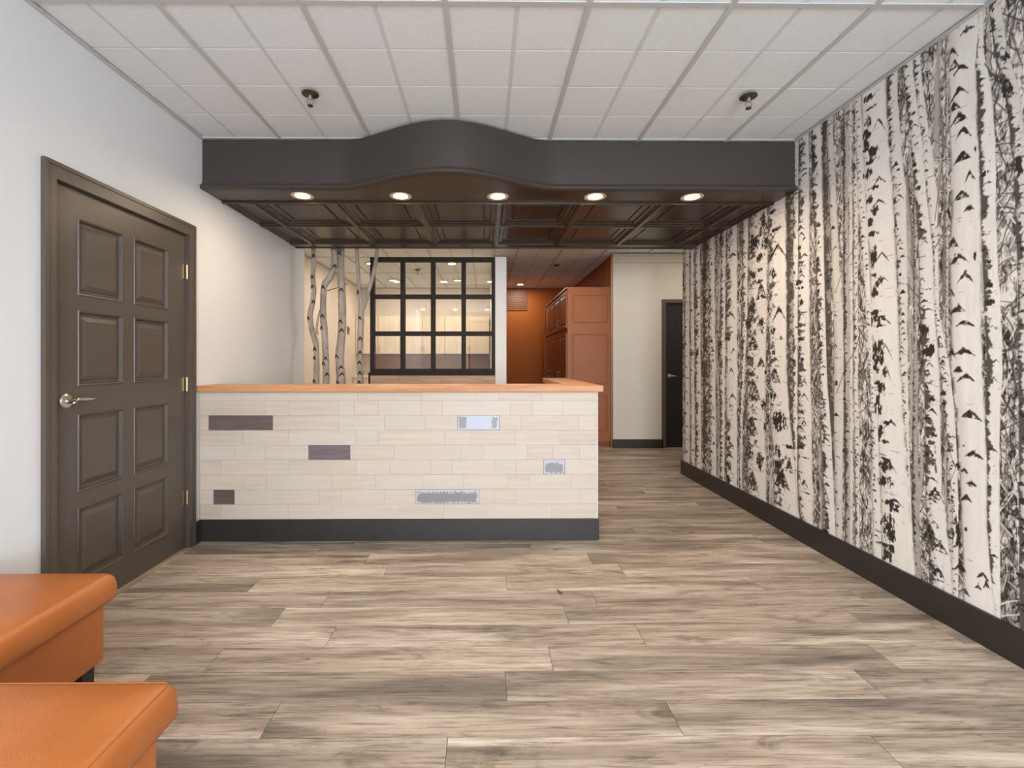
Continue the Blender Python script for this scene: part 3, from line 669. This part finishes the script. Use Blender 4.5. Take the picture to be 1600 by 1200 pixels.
    m = bpy.data.materials.new('mural print'); m.use_nodes = True; nt = m.node_tree; b = nt.nodes['Principled BSDF']
    a = nt.nodes.new('ShaderNodeAttribute'); a.attribute_name = 'print'; nt.links.new(a.outputs['Color'], b.inputs['Base Color'])
    b.inputs['Roughness'].default_value = 0.7; b.inputs['Specular IOR Level'].default_value = 0.2
    me.materials.append(m)
    o = bpy.data.objects.new('birch_mural', me); C.objects.link(o)
    return tag(o, 'black and white birch forest photo mural covering the right wall', 'mural')
make_mural()

# ------------------------------------------------------------------ dark canopy over the counter
def plan_y(x):
    c, hw, h = -0.245, 0.74, 0.285
    t = abs(x - c) / hw
    if t >= 1: return 3.215
    v = 0.5 * (1 + math.cos(PI * t)); return 3.215 - h * v ** 0.85
cano = empty('ceiling_canopy', (0.1, 3.9, 2.36)); tag(cano, 'dark espresso dropped canopy with bowed front and coffered underside above the counter', 'canopy')
CB = 2.40; e = .002
xs = [XL + e] + [(-1.9 + i * 0.02) for i in range(1, 201) if -1.9 + i * .02 < XR - .01] + [XR - e]
xs = [XL + e] + [x for x in np.arange(-1.88, 2.12, .025)] + [XR - e]
fa = MB()
for x in xs:
    y = plan_y(x); fa.v += [(x, y, CB), (x, y, H - .006), (x, y + .02, H - .006), (x, y + .02, CB)]
n_ = len(xs)
for i in range(n_ - 1):
    for k in range(4):
        l = (k + 1) % 4; fa.f.append((4 * i + k, 4 * i + l, 4 * i + 4 + l, 4 * i + 4 + k))
fa.f += [(0, 1, 2, 3), (4 * n_ - 4, 4 * n_ - 3, 4 * n_ - 2, 4 * n_ - 1)]
fa.build('fascia', M['canopy'], cano, smooth=False)
prof = [(-.004, 2.425), (.006, 2.424), (.010, 2.416), (.014, 2.410), (.024, 2.407), (.031, 2.399), (.031, 2.388), (.024, 2.380), (.010, 2.377), (-.02, 2.377), (-.02, 2.425)]
mo = MB(); np_ = len(prof)
for i, x in enumerate(xs):
    dx = .01; tx = 1.0; ty = (plan_y(x + dx) - plan_y(x - dx)) / (2 * dx); l = math.hypot(tx, ty); nx, ny = ty / l, -1 / l
    for (o_, z) in prof:
        mo.v.append((min(max(x + nx * o_, XL + e), XR - e), plan_y(x) + ny * o_, z))
for i in range(n_ - 1):
    for k in range(np_):
        l = (k + 1) % np_; mo.f.append((np_ * i + k, np_ * i + l, np_ * (i + 1) + l, np_ * (i + 1) + k))
mo.f += [tuple(range(np_)), tuple(range(np_ * (n_ - 1), np_ * n_))]
mo.build('moulding', M['canopy'], cano)
fb = MB()
for x in xs: fb.v += [(x, plan_y(x) + .015, 2.379), (x, 3.45, 2.379), (x, 3.45, 2.40), (x, plan_y(x) + .015, 2.40)]
for i in range(n_ - 1):
    for k in range(4):
        l = (k + 1) % 4; fb.f.append((4 * i + k, 4 * i + l, 4 * i + 4 + l, 4 * i + 4 + k))
fb.build('lamp_band', M['coffer'], cano)
CZ_ = 2.372; TP = 0.604; X0 = -1.700; RY = [3.45, 4.06, 4.67]
bounds = [XL + e] + [X0 + TP * i for i in range(7)] + [XR - e]
fnC = lambda a, b, d: (a, b, CZ_ + d)
for i in range(len(bounds) - 1):
    for j in range(2):
        a, b, c, d = bounds[i] + .018, bounds[i + 1] - .018, RY[j] + .018, RY[j + 1] - .018
        if i == 0: a -= .014
        if i == len(bounds) - 2: b += .014
        rr_ = []
        mx = (b - a) / 2 - .004
        for ins, dep in ((0, 0), (.010, .002), (.016, .012), (.040, .013), (.048, .024), (.092, .025), (.096, .034), (.103, .034), (.107, .025)):
            if ins < mx: rr_.append((a + ins, b - ins, c + ins, d - ins, dep))
        MB().rings(rr_, fnC).build('coffer_panel', M['coffer'], cano)
for x in bounds[1:-1]:
    MB().box(x - .018, x + .018, RY[0], RY[2], CZ_ - .010, CZ_ + .03).build('coffer_beam', M['coffer'], cano, bevel=.003)
for j in (0, 1, 2):
    for i in range(len(bounds) - 1):
        MB().box(bounds[i] + (.018 if i else 0), bounds[i + 1] - (.018 if i < len(bounds) - 2 else 0), RY[j] - .018 + (.018 if j == 0 else 0), RY[j] + .018, CZ_ - .006, CZ_ + .03).build('cross_rail', M['coffer'], cano)
MB().box(XL + e, XR - e, 4.688, 4.79, CZ_ - .002, CZ_ + .03).build('rear_board', M['coffer'], cano)
MB().box(XL + e, XR - e, 4.79, 4.81, CZ_ - .010, H - .006).build('rear_fascia', M['canopy'], cano)
for c in cano.children: c.location = -Vector(cano.location)

def downlight(x, y, z, label, group, r=.062):
    t = empty('recessed_light', (x, y, z)); tag(t, label, 'ceiling light', group)
    MB().lathe([(r * .80, .001), (r * 1.0, -.001), (r * 1.22, -.003), (r * 1.25, .0), (r * 1.25, .003)], (0, 0, 0), 32).build('trim_ring', M['trimring'], t, smooth=False)
    MB().lathe([(r * .82, -.0015), (r * .6, -.0032), (.002, -.0038)], (0, 0, 0), 28).build('lamp_lens', M['lamp'], t)
    return t
wh = ['leftmost recessed light in the dark canopy, near the left wall', 'second from left recessed light in the dark canopy, under the bowed front', 'middle recessed light in the dark canopy', 'fourth from left recessed light in the dark canopy', 'rightmost recessed light in the dark canopy, near the birch mural']
for x, l in zip(CAN_X, wh): downlight(x, CAN_Y, 2.3785, l, 'recessed lights in the dark canopy')
bl = ['lit ceiling light seen in the third top window pane, nearest of the back room', 'lit ceiling light seen low in the first top window pane', 'lit ceiling light seen low between the third and fourth top panes', 'ceiling light over the left side of the back room behind the birch poles', 'ceiling light just behind the birch poles, hidden above the canopy edge']
for (x, y), l in zip(BACK_LIGHTS, bl): downlight(x, y, H - .005, l, 'ceiling lights of the back room', .07)
hl = ['lit ceiling light before the orange wall at the end of the hall', 'ceiling light over the near part of the orange hall', 'ceiling light of the side passage behind the mural wall']
for (x, y), l in zip(HALL_LIGHTS, hl): downlight(x, y, H - .005, l, 'ceiling lights of the hall', .07)
fl = ['far left', 'left', 'middle', 'added right', 'added near left', 'added near right']
for (x, y), l in zip(FRONT_LIGHTS, fl): downlight(x, y, H - .005, 'ceiling light of the front room behind the viewer, ' + l + ' one', 'front room ceiling lights', .07)

# ------------------------------------------------------------------ sprinklers
def sprinkler(x, y, label, s=1.0):
    t = empty('fire_sprinkler', (x, y, H - .004)); tag(t, label, 'sprinkler', 'ceiling fire sprinklers')
    MB().lathe([(.046 * s, 0), (.046 * s, -.004), (.030 * s, -.012), (.012 * s, -.014)], (0, 0, 0), 28).build('escutcheon', M['bronze'], t)
    b = MB().lathe([(.013 * s, -.014), (.013 * s, -.026), (.010 * s, -.030)], (0, 0, 0), 12)
    for sg in (-1, 1): b.tube([(sg * .009 * s, 0, -.030), (sg * .017 * s, 0, -.042), (sg * .013 * s, 0, -.056), (0, 0, -.064)], .0035, 6)
    b.tube([(0, 0, -.03), (0, 0, -.064)], .003, 6)
    b.build('frame', M['nickel'], t)
    MB().lathe([(.016 * s, -.066), (.016 * s, -.069), (.004, -.071)], (0, 0, 0), 14).build('deflector', M['bronze'], t)
sprinkler(-.98, 2.655, 'bronze pendant fire sprinkler in the ceiling before the canopy, left one')
sprinkler(1.50, 2.66, 'bronze pendant fire sprinkler in the ceiling before the canopy, nearer the mural')
sprinkler(1.13, 7.35, 'small dark sprinkler in the ceiling of the orange hall')
sprinkler(-1.10, 7.75, 'sprinkler in the back room ceiling seen through the second top pane')

# ------------------------------------------------------------------ reception counter
CYF = 3.195; CXR = 0.768
cnt = empty('reception_counter', (-.58, 3.27, 0)); tag(cnt, 'L-shaped reception counter clad in whitewashed planks with wooden bar top and black plinth', 'counter')
XCL = XL + .001
MB().box(XCL, CXR - .004, CYF, CYF + .12, 0, 1.005).box(CXR - .124, CXR - .004, CYF + .12, 4.60, 0, 1.005).build('body', M['joint'], cnt)
MB().box(XCL + .002, CXR, CYF - .018, CYF, 0, BH).box(CXR - .004, CXR + .012, CYF, 4.60, 0, BH).build('plinth', M['base'], cnt)
MB().box(CXR - .006, CXR + .001, CYF - .012, 4.60, BH, 1.006).build('corner_trim', M['postwhite'], cnt)
rows_z = [1.005, .947, .847, .747, .647, .547, .447, .347, .247, .147]
def xp(px): return (px - 757) / 735 * 3.185
J = {0: [468, 560, 660, 745, 779, 847], 1: [417, 453, 530, 554, 592, 658, 691, 797, 832, 880], 2: [328, 428, 530, 601, 665, 714.5, 780.6, 814, 905],
     3: [383, 453, 557, 592, 695, 737, 805, 875], 4: [369, 417, 482.8, 548, 616, 720, 755, 824, 864, 906], 5: [348, 453, 557, 610, 674, 707, 773, 807, 849.5, 883],
     6: [383, 418, 520, 588, 660, 724, 794, 827, 893], 7: [335.5, 368.5, 429.5, 499.5, 534.6, 601, 649, 749, 772, 807, 907], 8: [348, 452, 520.6, 625, 693.5, 760, 862]}
plates = {(2, 328): ('plate_dark', 'long dark grey metal plate at the upper left', -.004), (4, 482.8): ('plate_mauve', 'mauve grey metal plate', -.004), (7, 335.5): ('plate_dark', 'small square dark grey metal plate', -.004),
          (2, 714.5): ('plate_pale', 'pale blue-grey patchy metal plate', .0015), (5, 849.5): ('plate_small', 'small patchy silver metal plate', .0015), (7, 649): ('plate_patchy', 'long patchy silver metal plate', .0015)}
for r in range(9):
    z1, z0 = rows_z[r], rows_z[r + 1]
    ed = [XCL + .002] + [xp(p) for p in J[r]] + [CXR - .007]; keys = [None] + J[r]
    for q in range(len(ed) - 1):
        g = .0005
        if (r, keys[q]) in plates:
            mm, lab, d = plates[(r, keys[q])]
            if d < 0:
                MB().box(ed[q] + g, ed[q + 1] - g, CYF - .004, CYF, z0 + g, z1 - g).build('metal_plate', M[mm], cnt)['label'] = lab
            else:
                a, b = ed[q] + .0015, ed[q + 1] - .0015
                MB().box(a, b, CYF - .013, CYF, z0 + .0015, z1 - .0015).build('metal_plate', M[mm], cnt, bevel=.002)['label'] = lab
        else:
            th = .0115 + R.uniform(0, .001)
            MB().box(ed[q] + g, ed[q + 1] - g, CYF - th, CYF, z0 + g, z1 - g).build('plank', M['cladrose' if (q == 0 and r in (1, 2, 5, 8)) or R.random() < .10 else ('cladbeige' if R.random() < .3 else 'cladwood')], cnt)
ct = MB()
P_ = [(XCL, CYF - .05), (CXR + .03, CYF - .05), (CXR + .03, 4.62), (CXR - .20, 4.62), (CXR - .20, CYF + .22), (XCL, CYF + .22)]
ct.v = [(x, y, 1.007) for x, y in P_] + [(x, y, 1.049) for x, y in P_]
ct.f = [tuple(range(5, -1, -1)), tuple(range(6, 12))] + [(i, (i + 1) % 6, 6 + (i + 1) % 6, 6 + i) for i in range(6)]
ct.build('bar_top', M['butcher'], cnt, bevel=.004)
for c in cnt.children: c.location = -Vector(cnt.location)

# ------------------------------------------------------------------ window partition behind the counter
WY = 5.06
def wx(cx): return (460 + cx * .2125 - 757) / 735 * WY
def wz(cy): return CAMZ + (565 - (370 + cy * .2125)) / 735 * WY
part = empty('glazed_partition', (-.55, WY + .04, 0)); tag(part, 'glazed screen with dark frame and twelve panes on a planked low wall', 'partition')
X1, X2 = wx(558), wx(1476)
MB().box(X1, X2, WY + .016, WY + .09, 0, wz(1018)).build('low_wall', M['joint'], part)
MB().box(X1 - .018, X1 - .001, WY - .002, WY + .09, 0, wz(998)).build('corner_strip', M['frame'], part)
zc = wz(1020); rI = 0
while zc > .02:
    zb = max(zc - .085, 0.0); x = X1 + .001 - (R.uniform(0, .5) if rI else 0.0)
    xe = [X1]
    nx_ = X1 + R.uniform(.12, .4)
    while nx_ < X2 - .06: xe.append(nx_); nx_ += R.choice([.22, .33, .45])
    xe.append(X2)
    for a, b in zip(xe[:-1], xe[1:]): MB().box(a + .001, b - .001, WY + .004, WY + .016, zb + .001, zc - .001).build('plank', M['cladpink'], part)
    zc = zb; rI += 1
fr = MB(); vx = [(558, 588), (780, 812), (1003, 1035), (1228, 1260), (1450, 1476)]; vz = [(150, 181), (424, 454), (695, 728), (970, 1017)]
zt, zb_ = wz(150), wz(1017)
for i, (a, b) in enumerate(vx):
    MB().box(wx(a), wx(b), WY, WY + .07, zb_, zt).build('mullion', M['frame'], part)
for (a, b) in vz:
    for i in range(4):
        MB().box(wx(vx[i][1]) , wx(vx[i + 1][0]), WY + (.004 if a not in (150, 970) else 0), WY + .066, wz(b), wz(a)).build('rail', M['frame'], part)
for i in range(4):
    for j in range(3):
        MB().box(wx(vx[i][1]), wx(vx[i + 1][0]), WY + .033, WY + .037, wz(vz[j + 1][0]), wz(vz[j][1])).build('glass_pane', M['glass'], part)
MB().box(X1 - .005, X2, WY - .012, WY, wz(1017), wz(1000)).build('sill', M['frame'], part)
for c in part.children: c.location = -Vector(part.location)
struct('trim_2', MB().box(X2 + .002, .236, WY, 5.14, 0, 2.337), M['postwhite'])

# ------------------------------------------------------------------ birch poles
def pole(name, pts, label, scars, branch=None, y=4.98, twig=None):
    t = empty(name, (0, y, 0)); tag(t, label, 'birch pole', 'birch poles in the opening')
    def P(cx, cy, yy): return ((460 + cx * .2125 - 757) / 735 * yy, 0, CAMZ + (565 - (370 + cy * .2125)) / 735 * yy)
    def limb(pts, nm, base=True):
        q = [(P(a, b, y), w * .2125 / 735 * y / 2) for (a, b, w) in pts]
        # continue to the floor and the ceiling
        if base: q = [((q[0][0][0] + .01, 0, H - .006), q[0][1] * .95)] + q + [((q[-1][0][0] - .01, 0, .45), q[-1][1] * 1.05), ((q[-1][0][0], 0, .001), q[-1][1] * 1.15)]
        # catmull-rom resample
        out, rad = [], []
        for i in range(len(q) - 1):
            p0, p1, p2, p3 = [Vector(q[min(max(i + d, 0), len(q) - 1)][0]) for d in (-1, 0, 1, 2)]
            for s in range(6):
                u = s / 6; pt = .5 * ((2 * p1) + (-p0 + p2) * u + (2 * p0 - 5 * p1 + 4 * p2 - p3) * u * u + (-p0 + 3 * p1 - 3 * p2 + p3) * u ** 3)
                out.append(tuple(pt)); rad.append((q[i][1] * (1 - u) + q[i + 1][1] * u) * R.uniform(.94, 1.06))
        out.append(q[-1][0]); rad.append(q[-1][1])
        MB().tube(out, rad, 12).build(nm, M['bark'], t, smooth=True)
        return out, rad
    limb(pts, 'trunk')
    if branch: limb([branch[0]] + branch[1:], 'branch', base=False)
    for tw_ in (twig or []):
        q = [P(a, b, y) for a, b in tw_]; MB().tube(q, [.005, .004, .003][:len(q)], 6).build('twig', M['scar'], t)
    sc = MB()
    for (cx, cy) in scars:
        p = Vector(P(cx, cy, y)); rr = R.uniform(.014, .02)
        # raised chevron scar wrapped on the bark and a broken stub
        rad = None
        w = np.interp(cy, [a[1] for a in pts], [a[2] for a in pts]) * .2125 / 735 * y / 2
        xc = P(np.interp(cy, [a[1] for a in pts], [a[0] for a in pts]), cy, y)[0]
        for sg in (-1, 1):
            a0 = (p.x - xc) / w; a0 = max(-.6, min(.6, a0)); pp = []
            for k in range(4):
                an = a0 + sg * k * .22; pp.append((xc + w * 1.0 * math.sin(an), -w * 1.0 * math.cos(an), p.z - k * .013))
            sc.tube(pp, [.010, .008, .006, .003], 6)
        sc.lathe([(.006, 0), (.003, .006)], (xc + w * .99 * math.sin(a0), -w * .99 * math.cos(a0), p.z), 6)
    if sc.v: sc.build('bark_scars', M['scar'], t)['kind'] = 'stuff'
    return t
pole('birch_pole', [(145, 85, 32), (145, 200, 34), (140, 300, 34), (148, 400, 36), (135, 500, 36), (120, 580, 38), (132, 680, 40), (160, 780, 42), (168, 900, 38), (165, 1075, 44)],
     'birch pole nearest the left wall, bending right halfway down', [(150, 135), (140, 290), (140, 360), (155, 470), (112, 590), (160, 815), (152, 880), (150, 1050)], y=4.96)
pole('birch_pole', [(292, 70, 42), (300, 180, 44), (270, 290, 44), (225, 360, 46), (215, 480, 44), (216, 600, 46), (225, 700, 48), (232, 850, 46), (238, 1075, 48)],
     'crooked birch pole leaning right at its top, second from the left wall', [(310, 210), (220, 365), (215, 575), (208, 660), (240, 885), (222, 920), (250, 1000)],
     branch=[(195, 540, 16), (178, 600, 15), (168, 680, 16), (176, 720, 15)], y=4.93, twig=[[(245, 400), (285, 385), (322, 376)]])
pole('birch_pole', [(345, 70, 54), (345, 250, 52), (350, 380, 54), (355, 560, 56), (352, 700, 58), (338, 850, 64), (338, 950, 62), (347, 1075, 64)],
     'thickest and straightest birch pole, third from the left wall', [(340, 120), (355, 385), (348, 615), (358, 680), (315, 870), (355, 950), (362, 1000), (318, 1060)], y=5.0, twig=[[(376, 352), (388, 347)]])
pole('birch_pole', [(462, 80, 26), (470, 250, 28), (480, 400, 30), (492, 500, 36), (492, 590, 44), (487, 750, 46), (482, 900, 42), (488, 1075, 46)],
     'forked birch pole beside the dark window frame', [(488, 590), (492, 740), (490, 840), (485, 915), (488, 990), (485, 1060), (472, 400)],
     branch=[(490, 570, 28), (520, 490, 30), (545, 400, 32), (572, 320, 30), (598, 190, 28), (612, 80, 26)], y=4.90)

# ------------------------------------------------------------------ back room: wall cabinets, backsplash, thermostat
cz0, cz1 = 1.365, 2.11; dw = .4405
for u in range(3):
    x0 = BXL + .004 + u * 2 * dw
    cb = empty('wall_cabinet', (x0 + dw, 9.5, cz0)); tag(cb, ['cream wall cabinet at the left end, behind the forked pole', 'middle cream wall cabinet seen through the window', 'right cream wall cabinet behind the right-hand panes'][u], 'cabinet', 'cream wall cabinets in the back room')
    MB().box(x0, x0 + 2 * dw - .003, 9.34, YB - .002, cz0, cz1).build('body', M['white_cab'], cb)
    for k in range(2):
        dn = MB().box(x0 + k * dw + .003, x0 + (k + 1) * dw - .006, 9.318, 9.338, cz0 + .003, cz1 - .003).build('door', M['white_cab'], cb)
        hxx = x0 + dw + (-.035 if k == 0 else .035)
        MB().tube([(hxx, 9.318, cz0 + .04), (hxx, 9.295, cz0 + .04), (hxx, 9.295, cz0 + .16), (hxx, 9.318, cz0 + .16)], .006, 8).build('handle', M['nickel'], dn)
    for c in cb.children: c.location = -Vector(cb.location)
tag(MB().box(-2.30, .112, YB - .012, YB - .002, .95, cz0 - .004).build('backsplash', M['backsplash']), 'brown backsplash under the cream wall cabinets', 'backsplash')
wc = empty('base_cabinet', (-1.2, 9.4, 0)); tag(wc, 'cream base cabinet with pale worktop under the brown backsplash', 'cabinet')
MB().box(BXL + .004, .112, 9.12, YB - .014, .0, .90).build('body', M['white_cab'], wc); MB().box(BXL + .004, .112, 9.09, YB - .014, .90, .94).build('worktop', M['postwhite'], wc)
for c in wc.children: c.location = -Vector(wc.location)
th = empty('wall_thermostat', (BXL, 8.8, 1.79)); tag(th, 'small grey wall box beside the thickest birch pole', 'thermostat')
MB().box(0, .02, -.05, .05, -.07, .07).build('housing', M['grey'], th, bevel=.004); MB().box(.02, .024, -.03, .03, .0, .04).build('display', M['base'], th)

# ------------------------------------------------------------------ terracotta cabinets and vent in the hall
fnF = lambda a, b, d: (a, 6.69 - d, b)
KX = 1.183
def dpanel(mb_m, parent, y0, y1, z0, z1, name='door'):
    fn = lambda a, b, d: (KX - .018 - d, a, b)
    r = [(y0, y1, z0, z1, -.017), (y0, y1, z0, z1, 0)]
    for ins, d in ((.045, 0), (.050, -.006), (.060, -.006), (.075, .0), (.08, .001)): r.append((y0 + ins, y1 - ins, z0 + ins, z1 - ins, d))
    return MB().rings(r, fn).build(name, mb_m, parent)
for u in range(2):
    ya = 6.71 + u * 1.128; yb = ya + 1.122
    cb = empty('tall_cabinet', (1.49, (ya + yb) / 2, 0)); tag(cb, ['near terracotta tall cabinet with panelled end facing the counter', 'far terracotta tall cabinet beside the orange end wall'][u], 'cabinet', 'terracotta tall cabinets')
    MB().box(KX, 1.798, ya, yb, .07, 2.25).box(KX + .05, 1.798, ya, yb, 0, .07).build('body', M['cabinet_front'], cb)
    for k in range(2):
        y0 = ya + .004 + k * .561; y1 = y0 + .553
        for (z0, z1, hz) in ((.09, 1.62, 1.0), (1.69, 2.22, 1.79)):
            dn = dpanel(M['cabinet_front'], cb, y0, y1, z0, z1)
            hy = y1 - .03 if k == 0 else y0 + .03
            x_ = KX - .019
            MB().tube([(x_, hy, hz - .05), (x_ - .035, hy, hz - .05), (x_ - .035, hy, hz + .05), (x_, hy, hz + .05)], .007, 8).build('handle', M['nickel'], dn)
    MB().box(KX - .02, 1.798, ya, yb, 2.25, 2.275).build('top_board', M['cabinet'], cb)
    if u == 0:
        MB().box(KX, 1.798, 6.691, ya, .07, 2.25).build('end_panel', M['cabinet'], cb)
        for (z0, z1) in ((1.765, 2.165), (.89, 1.61), (.22, .74)):
            a, b = 1.255, 1.755
            r = [(a, b, z0, z1, .0)]
            for ins, d in ((.004, .008), (.014, .008), (.020, .001), (.03, .001)): r.append((a + ins, b - ins, z0 + ins, z1 - ins, d))
            MB().rings(r, fnF).build('raised_panel', M['cabinet'], cb)
    else:
        MB().box(KX - .035, 1.798, yb + .001, yb + .09, 0, 2.25).build('filler_panel', M['cabinet_front'], cb)
    for c in cb.children: c.location = -Vector(cb.location)
vt = empty('wall_vent', (.66, YB, 2.48)); tag(vt, 'orange painted square vent grille high on the end wall of the hall', 'vent')
fv = lambda a, b, d: (a, YB - .002 - d, b)
MB().rings([(.36, .875, 2.27, 2.69, 0), (.36, .875, 2.27, 2.69, .02), (.39, .845, 2.30, 2.66, .02), (.39, .845, 2.30, 2.66, .006)], fv).build('frame', M['duct'], vt)
for i in range(9):
    z = 2.315 + i * .038; MB().box(.392, .843, YB - .020, YB - .010, z, z + .016).build('louvre', M['duct'], vt)
for c in vt.children: c.location = -Vector(vt.location)

# ------------------------------------------------------------------ leather ottomans
def ottoman(x0, x1, y0, y1, label, piping):
    rc = .013 if piping else .022
    t = empty('ottoman', ((x0 + x1) / 2, (y0 + y1) / 2, 0)); tag(t, label, 'ottoman', 'orange leather ottomans')
    # cushion: rounded box with slightly domed top
    n = 14; g = MB(); w, d = x1 - x0, y1 - y0
    prof = [(.012, .352), (.002, .360), (-.002, .375), (.000, .410), (.004, .430), (.010, .441), (.020, .4475), (.030, .4495)]
    def ring(ins, z):
        pts = []; r = rc
        cs_ = [(x0 + ins + r, y0 + ins + r, PI), (x1 - ins - r, y0 + ins + r, 1.5 * PI), (x1 - ins - r, y1 - ins - r, 0), (x0 + ins + r, y1 - ins - r, .5 * PI)]
        for (cx, cy, a) in cs_:
            for k in range(5):
                an = a + k * PI / 8; pts.append((cx + r * math.cos(an), cy + r * math.sin(an), z))
        return pts
    R_ = [ring(i, z) for i, z in prof] + [ring(.09, .4535), ring(.18, .456)]
    for r in R_: g.v += r
    for i in range(len(R_) - 1):
        for k in range(20): l = (k + 1) % 20; g.f.append((20 * i + k, 20 * i + l, 20 * i + 20 + l, 20 * i + 20 + k))
    g.f.append(tuple(range(19, -1, -1))); g.f.append(tuple(20 * (len(R_) - 1) + k for k in range(20)))
    g.build('cushion', M['leather'], t, smooth=True)
    rr = ring(.014, .4455); rr.append(rr[0])
    if piping: MB().tube(rr, .0022, 6, cap=False).build('seam', M['leather'], t, smooth=True)
    b = MB(); i_ = .03
    b.box(x0 + i_, x1 - i_, y0 + i_, y1 - i_, .145, .351); b.build('base', M['leather'], t, bevel=.01)
    for sx in (x0 + .05, x1 - .10):
        for sy_ in (y0 + .05, y1 - .10):
            MB().box(sx, sx + .05, sy_, sy_ + .05, 0, .144).build('leg', M['leg'], t, bevel=.003)
    for c in t.children: c.location = -Vector(t.location)
ottoman(-1.90, -1.328, 1.155, 1.725, 'orange leather ottoman beside the brown door, farther of the two', False)
ottoman(-1.32, -.735, .55, 1.14, 'orange leather ottoman with stitched edge, nearer of the two at bottom left', True)

# ------------------------------------------------------------------ dry leaf on the floor
lf = MB(); lf.v = [(.385, 2.45, .001), (.40, 2.435, .006), (.412, 2.43, .012), (.40, 2.455, .003), (.39, 2.47, .010), (.38, 2.478, .014), (.395, 2.452, .009)]
lf.f = [(0, 1, 6), (1, 2, 6), (0, 6, 4), (6, 3, 4), (4, 5, 0), (1, 3, 6)]
tag(lf.build('dry_leaf', M['leaf']), 'tiny curled brown dry leaf lying on the plank floor before the counter', 'leaf')
